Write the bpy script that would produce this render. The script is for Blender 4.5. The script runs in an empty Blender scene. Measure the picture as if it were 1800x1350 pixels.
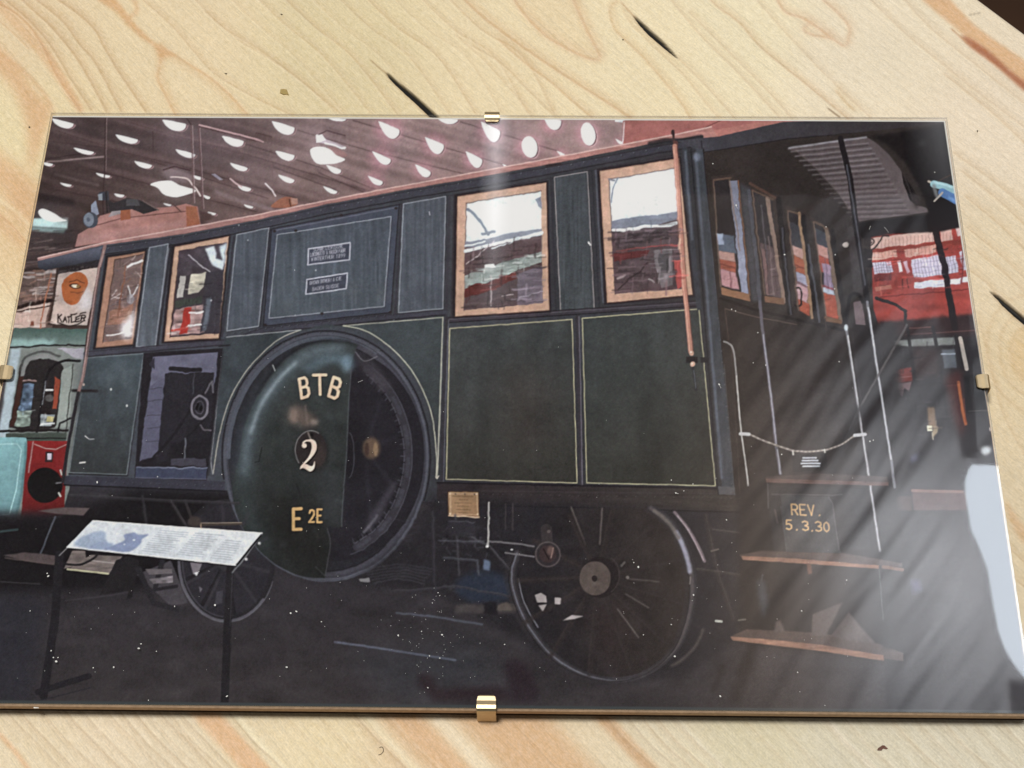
import bpy, bmesh, math, random
import numpy as np
from mathutils import Matrix, Vector

# ------------------------------------------------------------------ camera
W, H = 0.300, 0.2009          # glass pane, metres
ZG = 0.0085                   # height of the glass top over the table
F = 2650.0                    # focal length in pixels of the 1800 px wide photo
RC = np.array([[0.99991, 0.01187, -0.00677], [0.00749, -0.89032, -0.45527], [-0.01143, 0.45518, -0.89033]])
TC = np.array([-0.00605, -0.00062, 0.459])          # world (glass plane = 0) to camera
scene = bpy.context.scene
C = scene.collection
cam_d = bpy.data.cameras.new('camera')
cam = bpy.data.objects.new('camera', cam_d); C.objects.link(cam)
cam_d.sensor_width = 36.0; cam_d.lens = F / 1800 * 36
cam_d.clip_start = 0.01; cam_d.clip_end = 50
loc = -RC.T @ TC
M = Matrix.Identity(4)
for i in range(3):
    M[i][0] = RC[0][i]; M[i][1] = -RC[1][i]; M[i][2] = -RC[2][i]; M[i][3] = loc[i] + (ZG if i == 2 else 0)
cam.matrix_world = M
scene.camera = cam

# ------------------------------------------------------------------ light
world = bpy.data.worlds.new('World'); scene.world = world; world.use_nodes = True
bg = world.node_tree.nodes['Background']
bg.inputs[0].default_value = (1.0, 0.97, 0.94, 1); bg.inputs[1].default_value = 0.24
scene.view_settings.view_transform = 'Standard'; scene.view_settings.look = 'None'
scene.view_settings.exposure = 0; scene.view_settings.gamma = 1
scene.view_settings.use_curve_mapping = False

def area(name, loc, target, sx, sy, power, col):
    d = bpy.data.lights.new(name, 'AREA'); d.shape = 'RECTANGLE'; d.size = sx; d.size_y = sy
    d.energy = power; d.color = col
    o = bpy.data.objects.new(name, d); C.objects.link(o); o.location = loc
    o.rotation_euler = (Vector(target) - Vector(loc)).to_track_quat('-Z', 'Y').to_euler()
    return o
area('room_lamp', (-0.22, 0.06, 1.5), (0, 0, 0), 0.30, 0.30, 20.5, (1.0, 0.985, 0.95))
area('roof_window_light', (0.90, 0.66, 2.2), (0.90, 0.66, 0), 0.42, 0.66, 9.6, (0.82, 0.90, 1.0))
area('curtain_backlight', (0.59, 0.52, 1.80), (0.59, 0.52, 0), 0.12, 0.24, 6.0, (0.93, 0.97, 1.0))  # added lamp hidden behind the curtain, brightens the veil mirrored in the glass
# ------------------------------------------------------------------ the printed picture
# PAINT-BEGIN
def box1(a, r, ax):
    if r < 1: return a
    k = 2 * r + 1
    pad = [(0, 0)] * a.ndim; pad[ax] = (r + 1, r)
    c = np.cumsum(np.pad(a, pad, mode='edge'), axis=ax, dtype=np.float64)
    n = a.shape[ax]
    hi = np.take(c, range(k, k + n), axis=ax); lo = np.take(c, range(0, n), axis=ax)
    return ((hi - lo) / k).astype(np.float32)

def blur(a, s):
    if s <= 0: return a
    if s < 1.2:
        w = np.exp(-np.arange(-3, 4) ** 2 / (2 * s * s)); w /= w.sum()
        for ax in (0, 1):
            pad = [(0, 0)] * a.ndim; pad[ax] = (3, 3)
            p = np.pad(a, pad, mode='edge'); n = a.shape[ax]
            a = sum(w[k] * np.take(p, range(k, k + n), axis=ax) for k in range(7)).astype(np.float32)
        return a
    r = max(1, int(round(s * 0.95)))
    for _ in range(3):
        a = box1(box1(a, r, 0), r, 1)
    return a

def noise(h, w, sx, sy, seed):
    rng = np.random.default_rng(seed)
    gh, gw = int(h / sy) + 4, int(w / sx) + 4
    g = rng.standard_normal((gh, gw)).astype(np.float32)
    y = np.arange(h) / sy; x = np.arange(w) / sx
    yi = y.astype(int); xi = x.astype(int); fy = y - yi; fx = x - xi
    fy = (fy * fy * (3 - 2 * fy))[:, None].astype(np.float32); fx = (fx * fx * (3 - 2 * fx))[None, :].astype(np.float32)
    a = g[yi][:, xi]; b = g[yi][:, xi + 1]; c = g[yi + 1][:, xi]; d = g[yi + 1][:, xi + 1]
    return (a * (1 - fx) + b * fx) * (1 - fy) + (c * (1 - fx) + d * fx) * fy

def spl(pts, n=8, closed=False):
    p = np.array(pts, float); out = []
    m = len(p)
    for i in range(m if closed else m - 1):
        if closed: a, b, c, d = p[i - 1], p[i], p[(i + 1) % m], p[(i + 2) % m]
        else: a, b, c, d = p[max(i - 1, 0)], p[i], p[i + 1], p[min(i + 2, m - 1)]
        for k in range(n):
            t = k / n
            out.append(0.5 * (2 * b + (c - a) * t + (2 * a - 5 * b + 4 * c - d) * t * t + (3 * b - a - 3 * c + d) * t ** 3))
    if not closed: out.append(p[-1])
    return np.array(out)

def ellp(cx, cy, rx, ry, rot=0, a0=0, a1=360, n=64):
    t = np.radians(np.linspace(a0, a1, n)); r = math.radians(rot)
    x, y = rx * np.cos(t), ry * np.sin(t)
    return np.stack([cx + x * math.cos(r) - y * math.sin(r), cy + x * math.sin(r) + y * math.cos(r)], 1)

GLYPH = {
 'A': [[(0, 0), (.5, 1), (1, 0)], [(.2, .35), (.8, .35)]],
 'B': [[(0, 0), (0, 1), (.7, 1), (.93, .88), (.93, .66), (.7, .53), (0, .53)], [(.7, .53), (1, .4), (1, .14), (.75, 0), (0, 0)]],
 'C': [[(1, .8), (.75, 1), (.25, 1), (0, .75), (0, .25), (.25, 0), (.75, 0), (1, .2)]],
 'D': [[(0, 0), (0, 1), (.6, 1), (1, .7), (1, .3), (.6, 0), (0, 0)]],
 'E': [[(1, 1), (0, 1), (0, 0), (1, 0)], [(0, .52), (.75, .52)]],
 'F': [[(1, 1), (0, 1), (0, 0)], [(0, .52), (.75, .52)]],
 'G': [[(1, .8), (.75, 1), (.25, 1), (0, .75), (0, .25), (.25, 0), (.75, 0), (1, .25), (1, .45), (.6, .45)]],
 'H': [[(0, 0), (0, 1)], [(1, 0), (1, 1)], [(0, .5), (1, .5)]],
 'I': [[(.5, 0), (.5, 1)]],
 'K': [[(0, 0), (0, 1)], [(1, 1), (0, .45)], [(.3, .6), (1, 0)]],
 'L': [[(0, 1), (0, 0), (1, 0)]],
 'M': [[(0, 0), (0, 1), (.5, .4), (1, 1), (1, 0)]],
 'N': [[(0, 0), (0, 1), (1, 0), (1, 1)]],
 'O': [[(.25, 0), (0, .25), (0, .75), (.25, 1), (.75, 1), (1, .75), (1, .25), (.75, 0), (.25, 0)]],
 'R': [[(0, 0), (0, 1), (.7, 1), (1, .85), (1, .6), (.7, .48), (0, .48)], [(.5, .48), (1, 0)]],
 'S': [[(1, .85), (.75, 1), (.25, 1), (0, .8), (.1, .6), (.9, .42), (1, .2), (.75, 0), (.25, 0), (0, .15)]],
 'T': [[(0, 1), (1, 1)], [(.5, 1), (.5, 0)]],
 'U': [[(0, 1), (0, .2), (.25, 0), (.75, 0), (1, .2), (1, 1)]],
 'V': [[(0, 1), (.5, 0), (1, 1)]],
 'W': [[(0, 1), (.25, 0), (.5, .7), (.75, 0), (1, 1)]],
 'Z': [[(0, 1), (1, 1), (0, 0), (1, 0)]],
 '.': [[(.4, 0), (.5, .04)]],
 '0': [[(.5, 0), (.1, .2), (0, .5), (.1, .8), (.5, 1), (.9, .8), (1, .5), (.9, .2), (.5, 0)]],
 '1': [[(.2, .8), (.5, 1), (.5, 0)]],
 '2': [[(0, .75), (.15, .95), (.5, 1), (.9, .9), (.95, .65), (.6, .35), (0, 0), (1, 0)]],
 '3': [[(0, .9), (.4, 1), (.9, .9), (.95, .65), (.45, .53), (1, .38), (1, .12), (.5, 0), (0, .12)]],
 '5': [[(.95, 1), (.1, 1), (.05, .55), (.5, .62), (.95, .45), (.95, .15), (.5, 0), (0, .1)]],
 '8': [[(.5, .53), (.1, .7), (.15, .92), (.5, 1), (.85, .92), (.9, .7), (.5, .53), (.05, .3), (.1, .08), (.5, 0), (.9, .08), (.95, .3), (.5, .53)]],
 '9': [[(.95, .6), (.5, .45), (.05, .6), (.1, .9), (.5, 1), (.9, .9), (.95, .6), (.85, .2), (.4, 0)]],
 '&': [[(1, 0), (.2, .75), (.35, 1), (.6, .85), (.1, .35), (.3, 0), (.6, 0), (.95, .4)]],
}

class Canvas:
    def __init__(s, x0, y0, w, h):
        s.x0, s.y0, s.w, s.h = x0, y0, w, h
        s.c = np.zeros((h, w, 3), np.float32); s.id = np.zeros((h, w), np.uint8); s.names = ['print']
    def region(s, name):
        s.names.append(name); return len(s.names) - 1
    def mask(s, pts, SS=4):
        p = np.array(pts, float) - (s.x0, s.y0)
        xa, ya = np.floor(p.min(0)).astype(int) - 1; xb, yb = np.ceil(p.max(0)).astype(int) + 2
        xa, ya, xb, yb = max(xa, 0), max(ya, 0), min(xb, s.w), min(yb, s.h)
        if xa >= xb or ya >= yb: return None
        ys = ya + (np.arange((yb - ya) * SS) + .5) / SS
        q = np.roll(p, -1, 0)
        cr = np.full((len(ys), len(p)), np.inf)
        for k in range(len(p)):
            (x1, y1), (x2, y2) = p[k], q[k]
            if y1 == y2: continue
            m = (ys >= min(y1, y2)) & (ys < max(y1, y2))
            cr[m, k] = x1 + (ys[m] - y1) * (x2 - x1) / (y2 - y1)
        cr.sort(1)
        n = int(np.isfinite(cr).sum(1).max()) if len(cr) else 0
        X = np.arange(xa, xb)[None, :]
        cov = np.zeros((len(ys), xb - xa), np.float32)
        for k in range(0, n - 1, 2):
            a, b = cr[:, k:k + 1], cr[:, k + 1:k + 2]
            ok = np.isfinite(b)
            a = np.where(ok, a, 0); b = np.where(ok, b, 0)
            cov += np.clip(b - X, 0, 1) - np.clip(a - X, 0, 1)
        return xa, ya, cov.reshape(-1, SS, xb - xa).mean(1)
    def put(s, xa, ya, m, rgb, a=1.0, bl=0, rid=None, g=None, tex=None):
        if bl > 0:
            k = int(bl * 3) + 2
            m = np.pad(m, k); xa -= k; ya -= k
            m = blur(m, bl)
            cx, cy = max(0, -xa), max(0, -ya)
            m = m[cy:, cx:]; xa += cx; ya += cy
            m = m[:max(0, s.h - ya), :max(0, s.w - xa)]
            if m.size == 0: return
        h, w = m.shape
        sl = (slice(ya, ya + h), slice(xa, xa + w))
        col = np.array(rgb, np.float32) / 255
        if g is not None:                       # colour runs to a second colour from one point to another
            rgb2, (ax, ay), (bx, by) = g
            yy, xx = np.mgrid[ya:ya + h, xa:xa + w]
            dx, dy = bx - ax, by - ay
            t = np.clip(((xx + s.x0 - ax) * dx + (yy + s.y0 - ay) * dy) / (dx * dx + dy * dy), 0, 1)[..., None].astype(np.float32)
            col = col * (1 - t) + np.array(rgb2, np.float32) / 255 * t
        if tex is not None:
            amp, sx, sy, seed = tex
            n = noise(h, w, sx, sy, seed)[..., None] * amp
            col = np.clip(col * (1 + n), 0, 1)
        mm = (m * a)[..., None]
        s.c[sl] = s.c[sl] * (1 - mm) + col * mm
        if rid is not None:
            s.id[sl][m > 0.5] = rid
    def P(s, pts, rgb, **k):
        r = s.mask(pts)
        if r: s.put(*r, rgb, **k)
    def E(s, cx, cy, rx, ry, rgb, rot=0, **k):
        s.P(ellp(cx, cy, rx, ry, rot), rgb, **k)
    def L(s, pts, wd, rgb, **k):
        p = np.array(pts, float) - (s.x0, s.y0); r = wd / 2 + 1.5
        xa, ya = np.floor(p.min(0) - r).astype(int); xb, yb = np.ceil(p.max(0) + r).astype(int) + 1
        xa, ya, xb, yb = max(xa, 0), max(ya, 0), min(xb, s.w), min(yb, s.h)
        if xa >= xb or ya >= yb: return
        m = np.zeros((yb - ya, xb - xa), np.float32)
        for (x1, y1), (x2, y2) in zip(p[:-1], p[1:]):
            a0, b0 = max(int(min(x1, x2) - r), xa), max(int(min(y1, y2) - r), ya)
            a1, b1 = min(int(max(x1, x2) + r) + 2, xb), min(int(max(y1, y2) + r) + 2, yb)
            if a0 >= a1 or b0 >= b1: continue
            yy, xx = np.mgrid[b0:b1, a0:a1].astype(np.float32)
            dx, dy = x2 - x1, y2 - y1; ll = dx * dx + dy * dy + 1e-9
            t = np.clip(((xx - x1) * dx + (yy - y1) * dy) / ll, 0, 1)
            d = np.hypot(xx - x1 - t * dx, yy - y1 - t * dy)
            cov = np.clip(wd / 2 - d + .5, 0, 1) * min(1, wd)
            v = m[b0 - ya:b1 - ya, a0 - xa:a1 - xa]
            np.maximum(v, cov, out=v)
        s.put(xa, ya, m, rgb, **k)
    def T(s, txt, o, ux, uy, wd, rgb, gap=0.45, **k):
        o = np.array(o, float); ux = np.array(ux, float); uy = np.array(uy, float)
        for ch in txt:
            for st in GLYPH.get(ch, []):
                s.L([o + ux * x + uy * y for x, y in st], wd, rgb, **k)
            o = o + ux * ((1 + gap) if ch not in ' .I' else (0.6 + gap))

def quadmap(q):
    (a, b, c, d) = [np.array(v, float) for v in q]     # TL TR BR BL
    return lambda u, v: tuple((a * (1 - u) + b * u) * (1 - v) + (d * (1 - u) + c * u) * v)

def paint_print():
    cv = Canvas(-130, 180, 1980, 1090); P, L, E, T = cv.P, cv.L, cv.E, cv.T
    rng = random.Random(4)
    # ---- hall: ceiling, from dark at the left to pinkish in the middle
    P([(-130, 180), (1850, 180), (1850, 1270), (-130, 1270)], (48, 45, 52))
    P([(-130, 180), (1450, 180), (1450, 620), (-130, 620)], (60, 46, 45), g=((164, 134, 134), (90, 400), (720, 200)), tex=(.05, 60, 14, 1))
    P([(90, 195), (500, 195), (420, 300), (80, 300)], (66, 54, 60), a=.45, bl=30)
    beams = [[(95, 225), (470, 345)], [(90, 245), (181, 256), (310, 286), (520, 345)], [(211, 207), (335, 243), (420, 262)],
             [(350, 247), (450, 273), (640, 330)], [(156, 293), (450, 369)], [(98, 330), (300, 370)], [(400, 240), (560, 290), (660, 330)],
             [(520, 225), (650, 262), (840, 308)], [(620, 208), (760, 250), (900, 290)], [(800, 208), (980, 262)], [(560, 300), (640, 335)], [(480, 290), (590, 330)]]
    for i, b in enumerate(beams):
        L(b, 9, (120, 92, 95), a=.28, bl=3); L([(x, y + 3) for x, y in b], 2.0, (52, 36, 38), a=.5, bl=.7)
    for i in range(26):
        x = rng.uniform(80, 950); y = rng.uniform(215, 380); l = rng.uniform(40, 160)
        L([(x, y), (x + l, y + l * .27)], rng.uniform(1, 5), rng.choice([(160, 135, 140), (60, 42, 46), (110, 80, 84)]), a=.25, bl=1.5)
    L([(450, 233), (477, 240)], 3, (70, 45, 45), a=.5)
    L([(82, 284), (181, 275)], 3, (185, 160, 160), a=.7, bl=.6); L([(80, 279), (140, 270)], 2, (40, 28, 30), a=.6)
    for k in range(-3, 14):
        y0 = 196 + k * 45 - 8
        for dy, wd, c, a in ((0, 2.4, (58, 38, 40), .40), (6, 9, (150, 118, 120), .16), (16, 12, (66, 46, 47), .26), (29, 5, (146, 116, 118), .14)):
            L([(60, y0 + dy - 20), (500, y0 + dy + 92), (1110, y0 + dy + 262)], wd, c, a=a, bl=1.8)
    lilac = (170, 150, 168)
    for (x, y, r) in ((360, 250, 60), (455, 300, 50), (560, 235, 60), (690, 260, 45), (870, 245, 60), (300, 240, 30)):
        E(x, y, r, r * .7, lilac, a=.17, bl=16)
    # round roof lights, cut flat by the beams
    lamp = [(92, 208, 128, 217, 225), (287, 210, 326, 218, 230), (204, 236, 241, 245, 252), (130, 259.5, 164, 267, 271), (75, 285, 92, 288, 292),
            (237, 283, 266, 290, 295.5), (310, 262, 342, 271, 277), (391.6, 238.6, 427, 248, 257), (405, 286, 434, 295, 300), (169, 303.6, 193, 309, 312),
            (106, 321, 125, 325, 328), (339, 308, 356, 312, 316), (418, 325, 441, 331, 336), (201, 340, 218, 343, 346.5), (287, 357, 301, 360, 362),
            (357.6, 342.6, 369, 346, 350), (429, 359, 445, 363, 366), (365, 372, 379, 375, 378), (94, 358, 117, 361, 364),
            (479, 212.5, 517, 224, 236), (575, 207, 608, 209, 213), (665.7, 213, 701, 228, 243), (770, 208, 804, 210, 218), (485.6, 264.6, 517, 273, 282),
            (747.5, 241, 779, 254.5, 270), (655, 266, 686, 280, 288.5), (490, 307, 516.6, 316, 321), (574, 290, 599, 298.6, 305), (568, 327.5, 592, 336, 340),
            (647, 309, 672, 319, 325.5), (730, 289, 756, 301, 310.7), (819, 266, 847, 280, 294), (846, 214, 878, 230, 249), (957, 208, 986, 212, 228),
            (979, 265, 995, 273, 276), (1082, 244, 1095, 250, 253), (883, 288, 891, 291, 293), (70, 417, 75, 418, 421)]
    def halo(x, y, r):
        E(x, y, r, r * .9, (205, 130, 150), a=.45, bl=5)
    lid = cv.region('printed_ceiling_light')
    for i, (x0, y0, x1, y1, yb) in enumerate(lamp):
        if x0 > 640 and yb > 225: halo((x0 + x1) / 2, (y0 + yb) / 2, (x1 - x0) * .75)
        mx = x0 + (x1 - x0) * .62
        dep = (yb - (y0 + (y1 - y0) * .6)); at_ = lambda t, f_: (x0 + (x1 - x0) * t, y0 + (y1 - y0) * t + dep * f_)
        if x0 < 560: pts = spl([at_(-.01, .04), at_(.3, -.03), at_(.65, -.03), at_(.97, 0), at_(1.03, .14), at_(.95, .62), at_(.76, .94), at_(.52, 1.02), at_(.3, .92), at_(.12, .64), at_(.01, .26)], 4, True)
        else: pts = spl([at_(0, 0), at_(.3, -.04), at_(.65, -.04), at_(.96, -.02), at_(1.03, .12), at_(.97, .5), at_(.8, .88), at_(.56, 1.02), at_(.32, .86), at_(.12, .46), at_(.01, .12)], 4, True)
        if x1 - x0 > 12:
            P(pts + (3.5, 1.5), (188, 150, 155), a=.8); P(pts + (2.2, .8), (80, 50, 55), a=.6)
        P(pts, (232, 238, 243), rid=lid)
    for (cx, cy, rx, ry) in ((931, 258, 13.5, 19), (1034, 235.6, 12.5, 20.5)):
        halo(cx, cy, 24); E(cx + 3.5, cy + 2, rx, ry, (205, 170, 175), rot=-12); E(cx + 2, cy + 1, rx, ry, (95, 60, 65), rot=-12); E(cx, cy, rx, ry, (234, 240, 246), rot=-12, rid=lid)
    P([(1081, 209), (1098, 209), (1098, 215), (1081, 214)], (228, 236, 248))
    # star shaped lamps
    sid = cv.region('printed_ceiling_light')
    P([(283, 300), (300, 290), (330, 300), (345, 318), (300, 320)], (150, 130, 140), a=.6, bl=3)
    P(spl([(264, 324), (279.5, 319), (300, 318), (317, 326), (345, 335), (322, 344), (305, 347), (287, 341), (277, 330)], 4, True), (238, 242, 246), rid=sid)
    L(spl([(300, 311), (315, 311), (330, 315), (338, 325), (345, 332), (352, 344)]), 2.4, (225, 205, 205)); L([(287, 298), (306, 292), (333, 299)], 3, (70, 48, 52), a=.8)
    sid2 = cv.region('printed_ceiling_light')
    P([(555, 237), (562, 236), (574, 245), (608, 258), (606, 263), (585, 255), (556, 250)], (190, 178, 190), a=.9)
    P([(555, 237), (566, 236), (573, 246), (562, 250), (556, 251)], (228, 230, 238))
    L([(571, 251), (584, 254), (600, 260), (606, 259)], 3.5, (228, 226, 232)); L([(560, 236), (574, 229), (606, 238)], 2.5, (90, 65, 70), a=.8)
    P([(575, 258), (590, 259), (606, 268), (612, 274), (600, 278), (588, 270)], (150, 105, 105), a=.8)
    P(spl([(545, 266), (551, 259.5), (566, 258), (581, 263), (591, 273), (606.5, 280.5), (591, 287), (576, 288.5), (561, 288.5), (551, 281)], 4, True), (234, 240, 244), rid=sid2)
    L([(404, 314), (414, 322), (424, 328)], 2.6, (210, 180, 185)); P([(371, 306), (378, 305), (392, 316), (386, 317)], (165, 160, 185), a=.8)
    L([(378, 336), (420, 352), (450, 358), (478, 368)], 6, (160, 140, 148), a=.6, bl=2)
    # rods from the ceiling
    for p, wd, c in (([(185, 204), (184, 300), (180, 345), (184, 432)], 2.4, (60, 42, 44)), ([(187, 204), (186, 300)], 1.2, (150, 125, 128)),
                     ([(335, 215), (340, 356)], 2.4, (110, 82, 84)), ([(338, 220), (342, 356)], 1.2, (175, 150, 155)),
                     ([(326, 205), (335, 218)], 2.2, (60, 42, 44)), ([(349, 223), (356, 366)], 2.6, (105, 76, 80)), ([(351, 224), (358, 366)], 1.2, (170, 145, 150)),
                     ([(350, 219), (450, 244), (462, 249)], 2.8, (205, 165, 170)), ([(350, 222), (450, 248)], 1.4, (80, 52, 56)), ([(268, 230), (269, 260)], 1.2, (70, 50, 52)), ([(477, 290), (482, 345)], 1.6, (120, 95, 100))):
        L(p, wd, c, a=.85)
    # left: far hall under the ceiling
    P([(40, 340), (135, 352), (130, 450), (60, 470), (0, 620), (-30, 620)], (66, 54, 56), bl=4)
    P([(64, 338), (130, 350), (130, 362), (60, 352)], (40, 30, 32), bl=2, a=.8)
    P([(58, 384), (120, 382), (118, 402), (56, 398)], (180, 205, 208), bl=1); P([(56, 398), (118, 402), (112, 410), (55, 406)], (120, 140, 142), bl=1.5)
    sid3 = cv.region('printed_ceiling_light')
    E(112, 376, 22, 14, (80, 62, 62), a=.7, bl=3)
    P(spl([(67.5, 371), (75.5, 367), (91, 373), (108, 384), (117, 388), (96, 390.5), (81, 387), (70.5, 380)], 4, True), (236, 242, 244), rid=sid3)
    for i in range(34):
        x = rng.uniform(20, 100); y = rng.uniform(405, 470); l = rng.uniform(12, 50)
        L([(x, y), (x + l, y - rng.uniform(0, 7))], rng.uniform(.8, 2.5), rng.choice([(150, 130, 130), (40, 32, 34), (100, 76, 74)]), a=.5, bl=.7)
    P([(36, 480), (100, 468), (92, 580), (18, 590)], (104, 84, 80), tex=(.12, 20, 4, 9))
    for i in range(40):
        x = rng.uniform(26, 92); y = rng.uniform(472, 535); l = rng.uniform(10, 40)
        L([(x, y), (x + l, y - rng.uniform(0, 6))], rng.uniform(.8, 4), rng.choice([(190, 180, 182), (52, 40, 40), (150, 110, 96), (205, 195, 196), (120, 90, 82)]), a=.7, bl=.5)
    P([(28, 545), (88, 530), (80, 575), (20, 578)], (196, 176, 168)); L([(26, 540), (90, 527)], 6, (38, 28, 28)); L([(24, 548), (88, 536)], 2, (40, 30, 30))
    P([(54, 563), (60, 562), (60, 574), (52, 575)], (120, 70, 55)); L([(90, 480), (78, 530), (70, 578)], 2.5, (170, 105, 80))
    # poster with an orange mask
    pid = cv.region('printed_poster')
    P([(100, 466), (176, 450), (153, 575), (84, 572)], (60, 48, 46)); P([(104, 470), (176, 455), (153, 572), (89, 569)], (192, 178, 173), rid=pid, tex=(.03, 10, 14, 2))
    P([(104, 466), (170, 452), (170, 463), (104, 476)], (70, 58, 56), rid=pid)
    T('KOHLEN', (118, 476), (5.6, -.8), (0, -8), 2.2, (38, 32, 34), gap=.35)
    P(spl([(121, 484), (134, 477), (147, 481), (155, 495), (150, 510), (143, 523), (133.5, 535), (120, 535.5), (111, 522), (108, 503), (113, 492)], 5, True), (178, 92, 48), rid=pid, tex=(.06, 12, 8, 3))
    E(132, 504, 11, 5, (80, 42, 28), rot=6); E(133, 504, 8, 3, (225, 212, 190), rot=6); E(138, 504, 3.4, 3, (150, 110, 60)); L([(120, 496), (134, 492), (148, 497)], 1.6, (90, 46, 30)); L([(124, 514), (136, 516), (146, 512)], 1.4, (120, 62, 36))
    P([(152, 505), (160, 512), (162, 538), (150, 548), (136, 546), (141, 530)], (205, 205, 212), a=.75, bl=3)
    for i, (g, x) in enumerate(zip('KATLER', (101, 110, 118, 126, 133, 142))):
        T(g, (x, 566 - i * .4), (6.5, -.5), (1.2, -13 if i in (0, 3) else -9), 2.1, (34, 28, 30))
    L(spl([(103, 567), (118, 571), (136, 569), (148, 563)]), 1.6, (34, 28, 30)); L([(126, 552), (135, 550)], 2, (34, 28, 30)); L([(140, 552), (150, 549)], 2, (34, 28, 30))
    # ---- tram at the left
    tid = cv.region('printed_tram')
    P([(16, 604), (150, 604), (122, 860), (105, 915), (-5, 925), (-130, 930), (-130, 770), (-30, 700)], (128, 136, 134), rid=tid)
    P([(25, 576), (154, 578), (149, 608), (17, 609)], (72, 100, 96), rid=tid, g=((120, 140, 138), (85, 580), (85, 608))); P([(20, 596), (100, 597), (90, 608), (16, 609)], (150, 190, 190), a=.9, bl=2)
    L([(18, 610), (100, 606), (150, 607)], 3, (36, 34, 36)); P([(100, 612), (148, 612), (146, 632), (128, 628)], (175, 172, 188), rid=tid)
    P([(-30, 612), (14, 612), (0, 800), (-60, 800)], (70, 66, 70)); P([(20, 612), (36, 612), (14, 770), (-4, 770)], (178, 198, 212), bl=1.5)
    P([(36, 640), (40, 640), (24, 752), (16, 752)], (50, 44, 44))
    L(spl([(37, 650), (42, 630), (60, 620), (84, 619), (104, 626)]), 4, (78, 78, 80), a=.9); L(spl([(33, 690), (44, 642), (64, 628), (90, 628), (106, 640)]), 7, (138, 140, 142))
    P(spl([(47, 645), (56, 634), (80, 632), (104, 636), (112, 650), (108, 700), (96, 752), (22, 752), (34, 690)], 4, True), (44, 40, 42), rid=tid)
    P([(42, 674), (60, 674), (52, 748), (27, 750)], (84, 104, 132), tex=(.25, 7, 6, 5)); P([(30, 722), (56, 722), (52, 750), (26, 750)], (130, 148, 140), tex=(.2, 7, 5, 6)); L([(40, 668), (62, 668)], 3, (160, 130, 128)); P([(34, 660), (42, 660), (26, 750), (18, 750)], (66, 40, 36))
    P([(97, 662), (107, 668), (98, 720), (91, 718)], (158, 68, 48)); P([(78, 682), (95, 680), (86, 742), (70, 748)], (40, 34, 36)); P([(72, 728), (96, 728), (90, 750), (68, 750)], (150, 160, 168), tex=(.2, 6, 5, 7)); L([(76, 686), (92, 685)], 3, (228, 232, 240)); E(86, 700, 7, 6, (120, 120, 120), a=.6); L([(68, 747), (94, 744)], 3, (225, 232, 240)); P([(82, 732), (94, 732), (92, 742), (82, 742)], (190, 180, 120))
    P([(110, 650), (130, 640), (122, 750), (98, 752)], (150, 160, 156), rid=tid); L([(128, 640), (115, 760)], 2, (60, 62, 60))
    L(spl([(140, 634), (112, 634), (92, 645), (80, 668), (70, 730), (60, 780)]), 4.2, (30, 28, 32)); L([(80, 670), (74, 710)], 1.4, (150, 155, 165))
    L([(-20, 758), (118, 756)], 4, (34, 30, 32)); L([(124, 735), (104, 743), (98, 784)], 3, (30, 28, 32)); P([(10, 762), (118, 760), (116, 778), (10, 776)], (70, 80, 74)); L([(20, 770), (115, 770)], 2, (30, 28, 30))
    P([(48, 775), (120, 775), (112, 905), (36, 920)], (150, 34, 36), rid=tid, g=((105, 28, 30), (80, 780), (80, 915)))
    L([(60, 780), (80, 788), (98, 789), (118, 780)], 1.6, (190, 160, 155)); P([(80, 794), (94, 794), (92, 812), (79, 812)], (60, 40, 44)); P([(83, 797), (91, 797), (90, 808), (83, 808)], (215, 205, 225)); L([(58, 776), (50, 830)], 2, (200, 190, 190), a=.7)
    bid = cv.region('printed_tram')
    P(spl([(-130, 768), (-20, 769), (36, 769), (47, 774), (46, 810), (38, 870), (28, 914), (16, 921), (-60, 924), (-130, 926)], 3, True), (134, 192, 202), rid=bid, g=((96, 140, 150), (-20, 780), (30, 925))); L([(-40, 780), (30, 780), (37, 790), (28, 860), (16, 904), (-40, 908)], 1.8, (175, 225, 232)); L([(45, 778), (44, 812), (36, 872), (25, 916)], 4, (60, 90, 96), a=.6, bl=1.5)
    E(79, 853, 31, 31, (26, 24, 26), rid=tid); L([(106, 826), (108, 834)], 3, (200, 195, 190)); L([(103, 866), (106, 872)], 3, (200, 195, 190)); L([(98, 849), (112, 847)], 2.5, (120, 118, 124))
    # ---- floor and undergear darkness
    P([(-130, 905), (1850, 880), (1850, 1270), (-130, 1270)], (50, 47, 54), g=((58, 53, 56), (700, 1000), (700, 1245)), tex=(.05, 40, 18, 11), bl=6)
    P([(-130, 905), (110, 905), (240, 860), (420, 860), (420, 1010), (240, 1035), (90, 1040), (-130, 1045)], (28, 26, 30), bl=8)
    P([(-130, 1040), (80, 1050), (60, 1240), (-130, 1240)], (44, 44, 54), bl=14, a=.8)
    L([(0, 1022), (70, 1026)], 1.6, (80, 78, 84), a=.6); L([(115, 1055), (180, 1048), (230, 1040)], 2, (66, 62, 70), a=.8)
    L([(96, 908), (70, 975)], 3, (90, 95, 110), a=.8); L([(0, 934), (30, 930)], 4, (50, 66, 70))
    st0 = cv.region('printed_step')
    P([(66, 898), (110, 892), (158, 893), (146, 906), (98, 903)], (96, 82, 84), rid=st0, bl=.6)
    P([(5, 976), (45, 971), (104, 977), (96, 992), (45, 986)], (86, 74, 76), rid=st0, bl=.6); L([(8, 980), (96, 992)], 2, (110, 94, 92), a=.7)
    for p in ([(127, 968), (150, 968), (152, 990), (112, 1000)], [(160, 975), (215, 978), (192, 1008), (118, 1002)]): P(p, (120, 108, 106), tex=(.1, 14, 3, 5))
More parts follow.
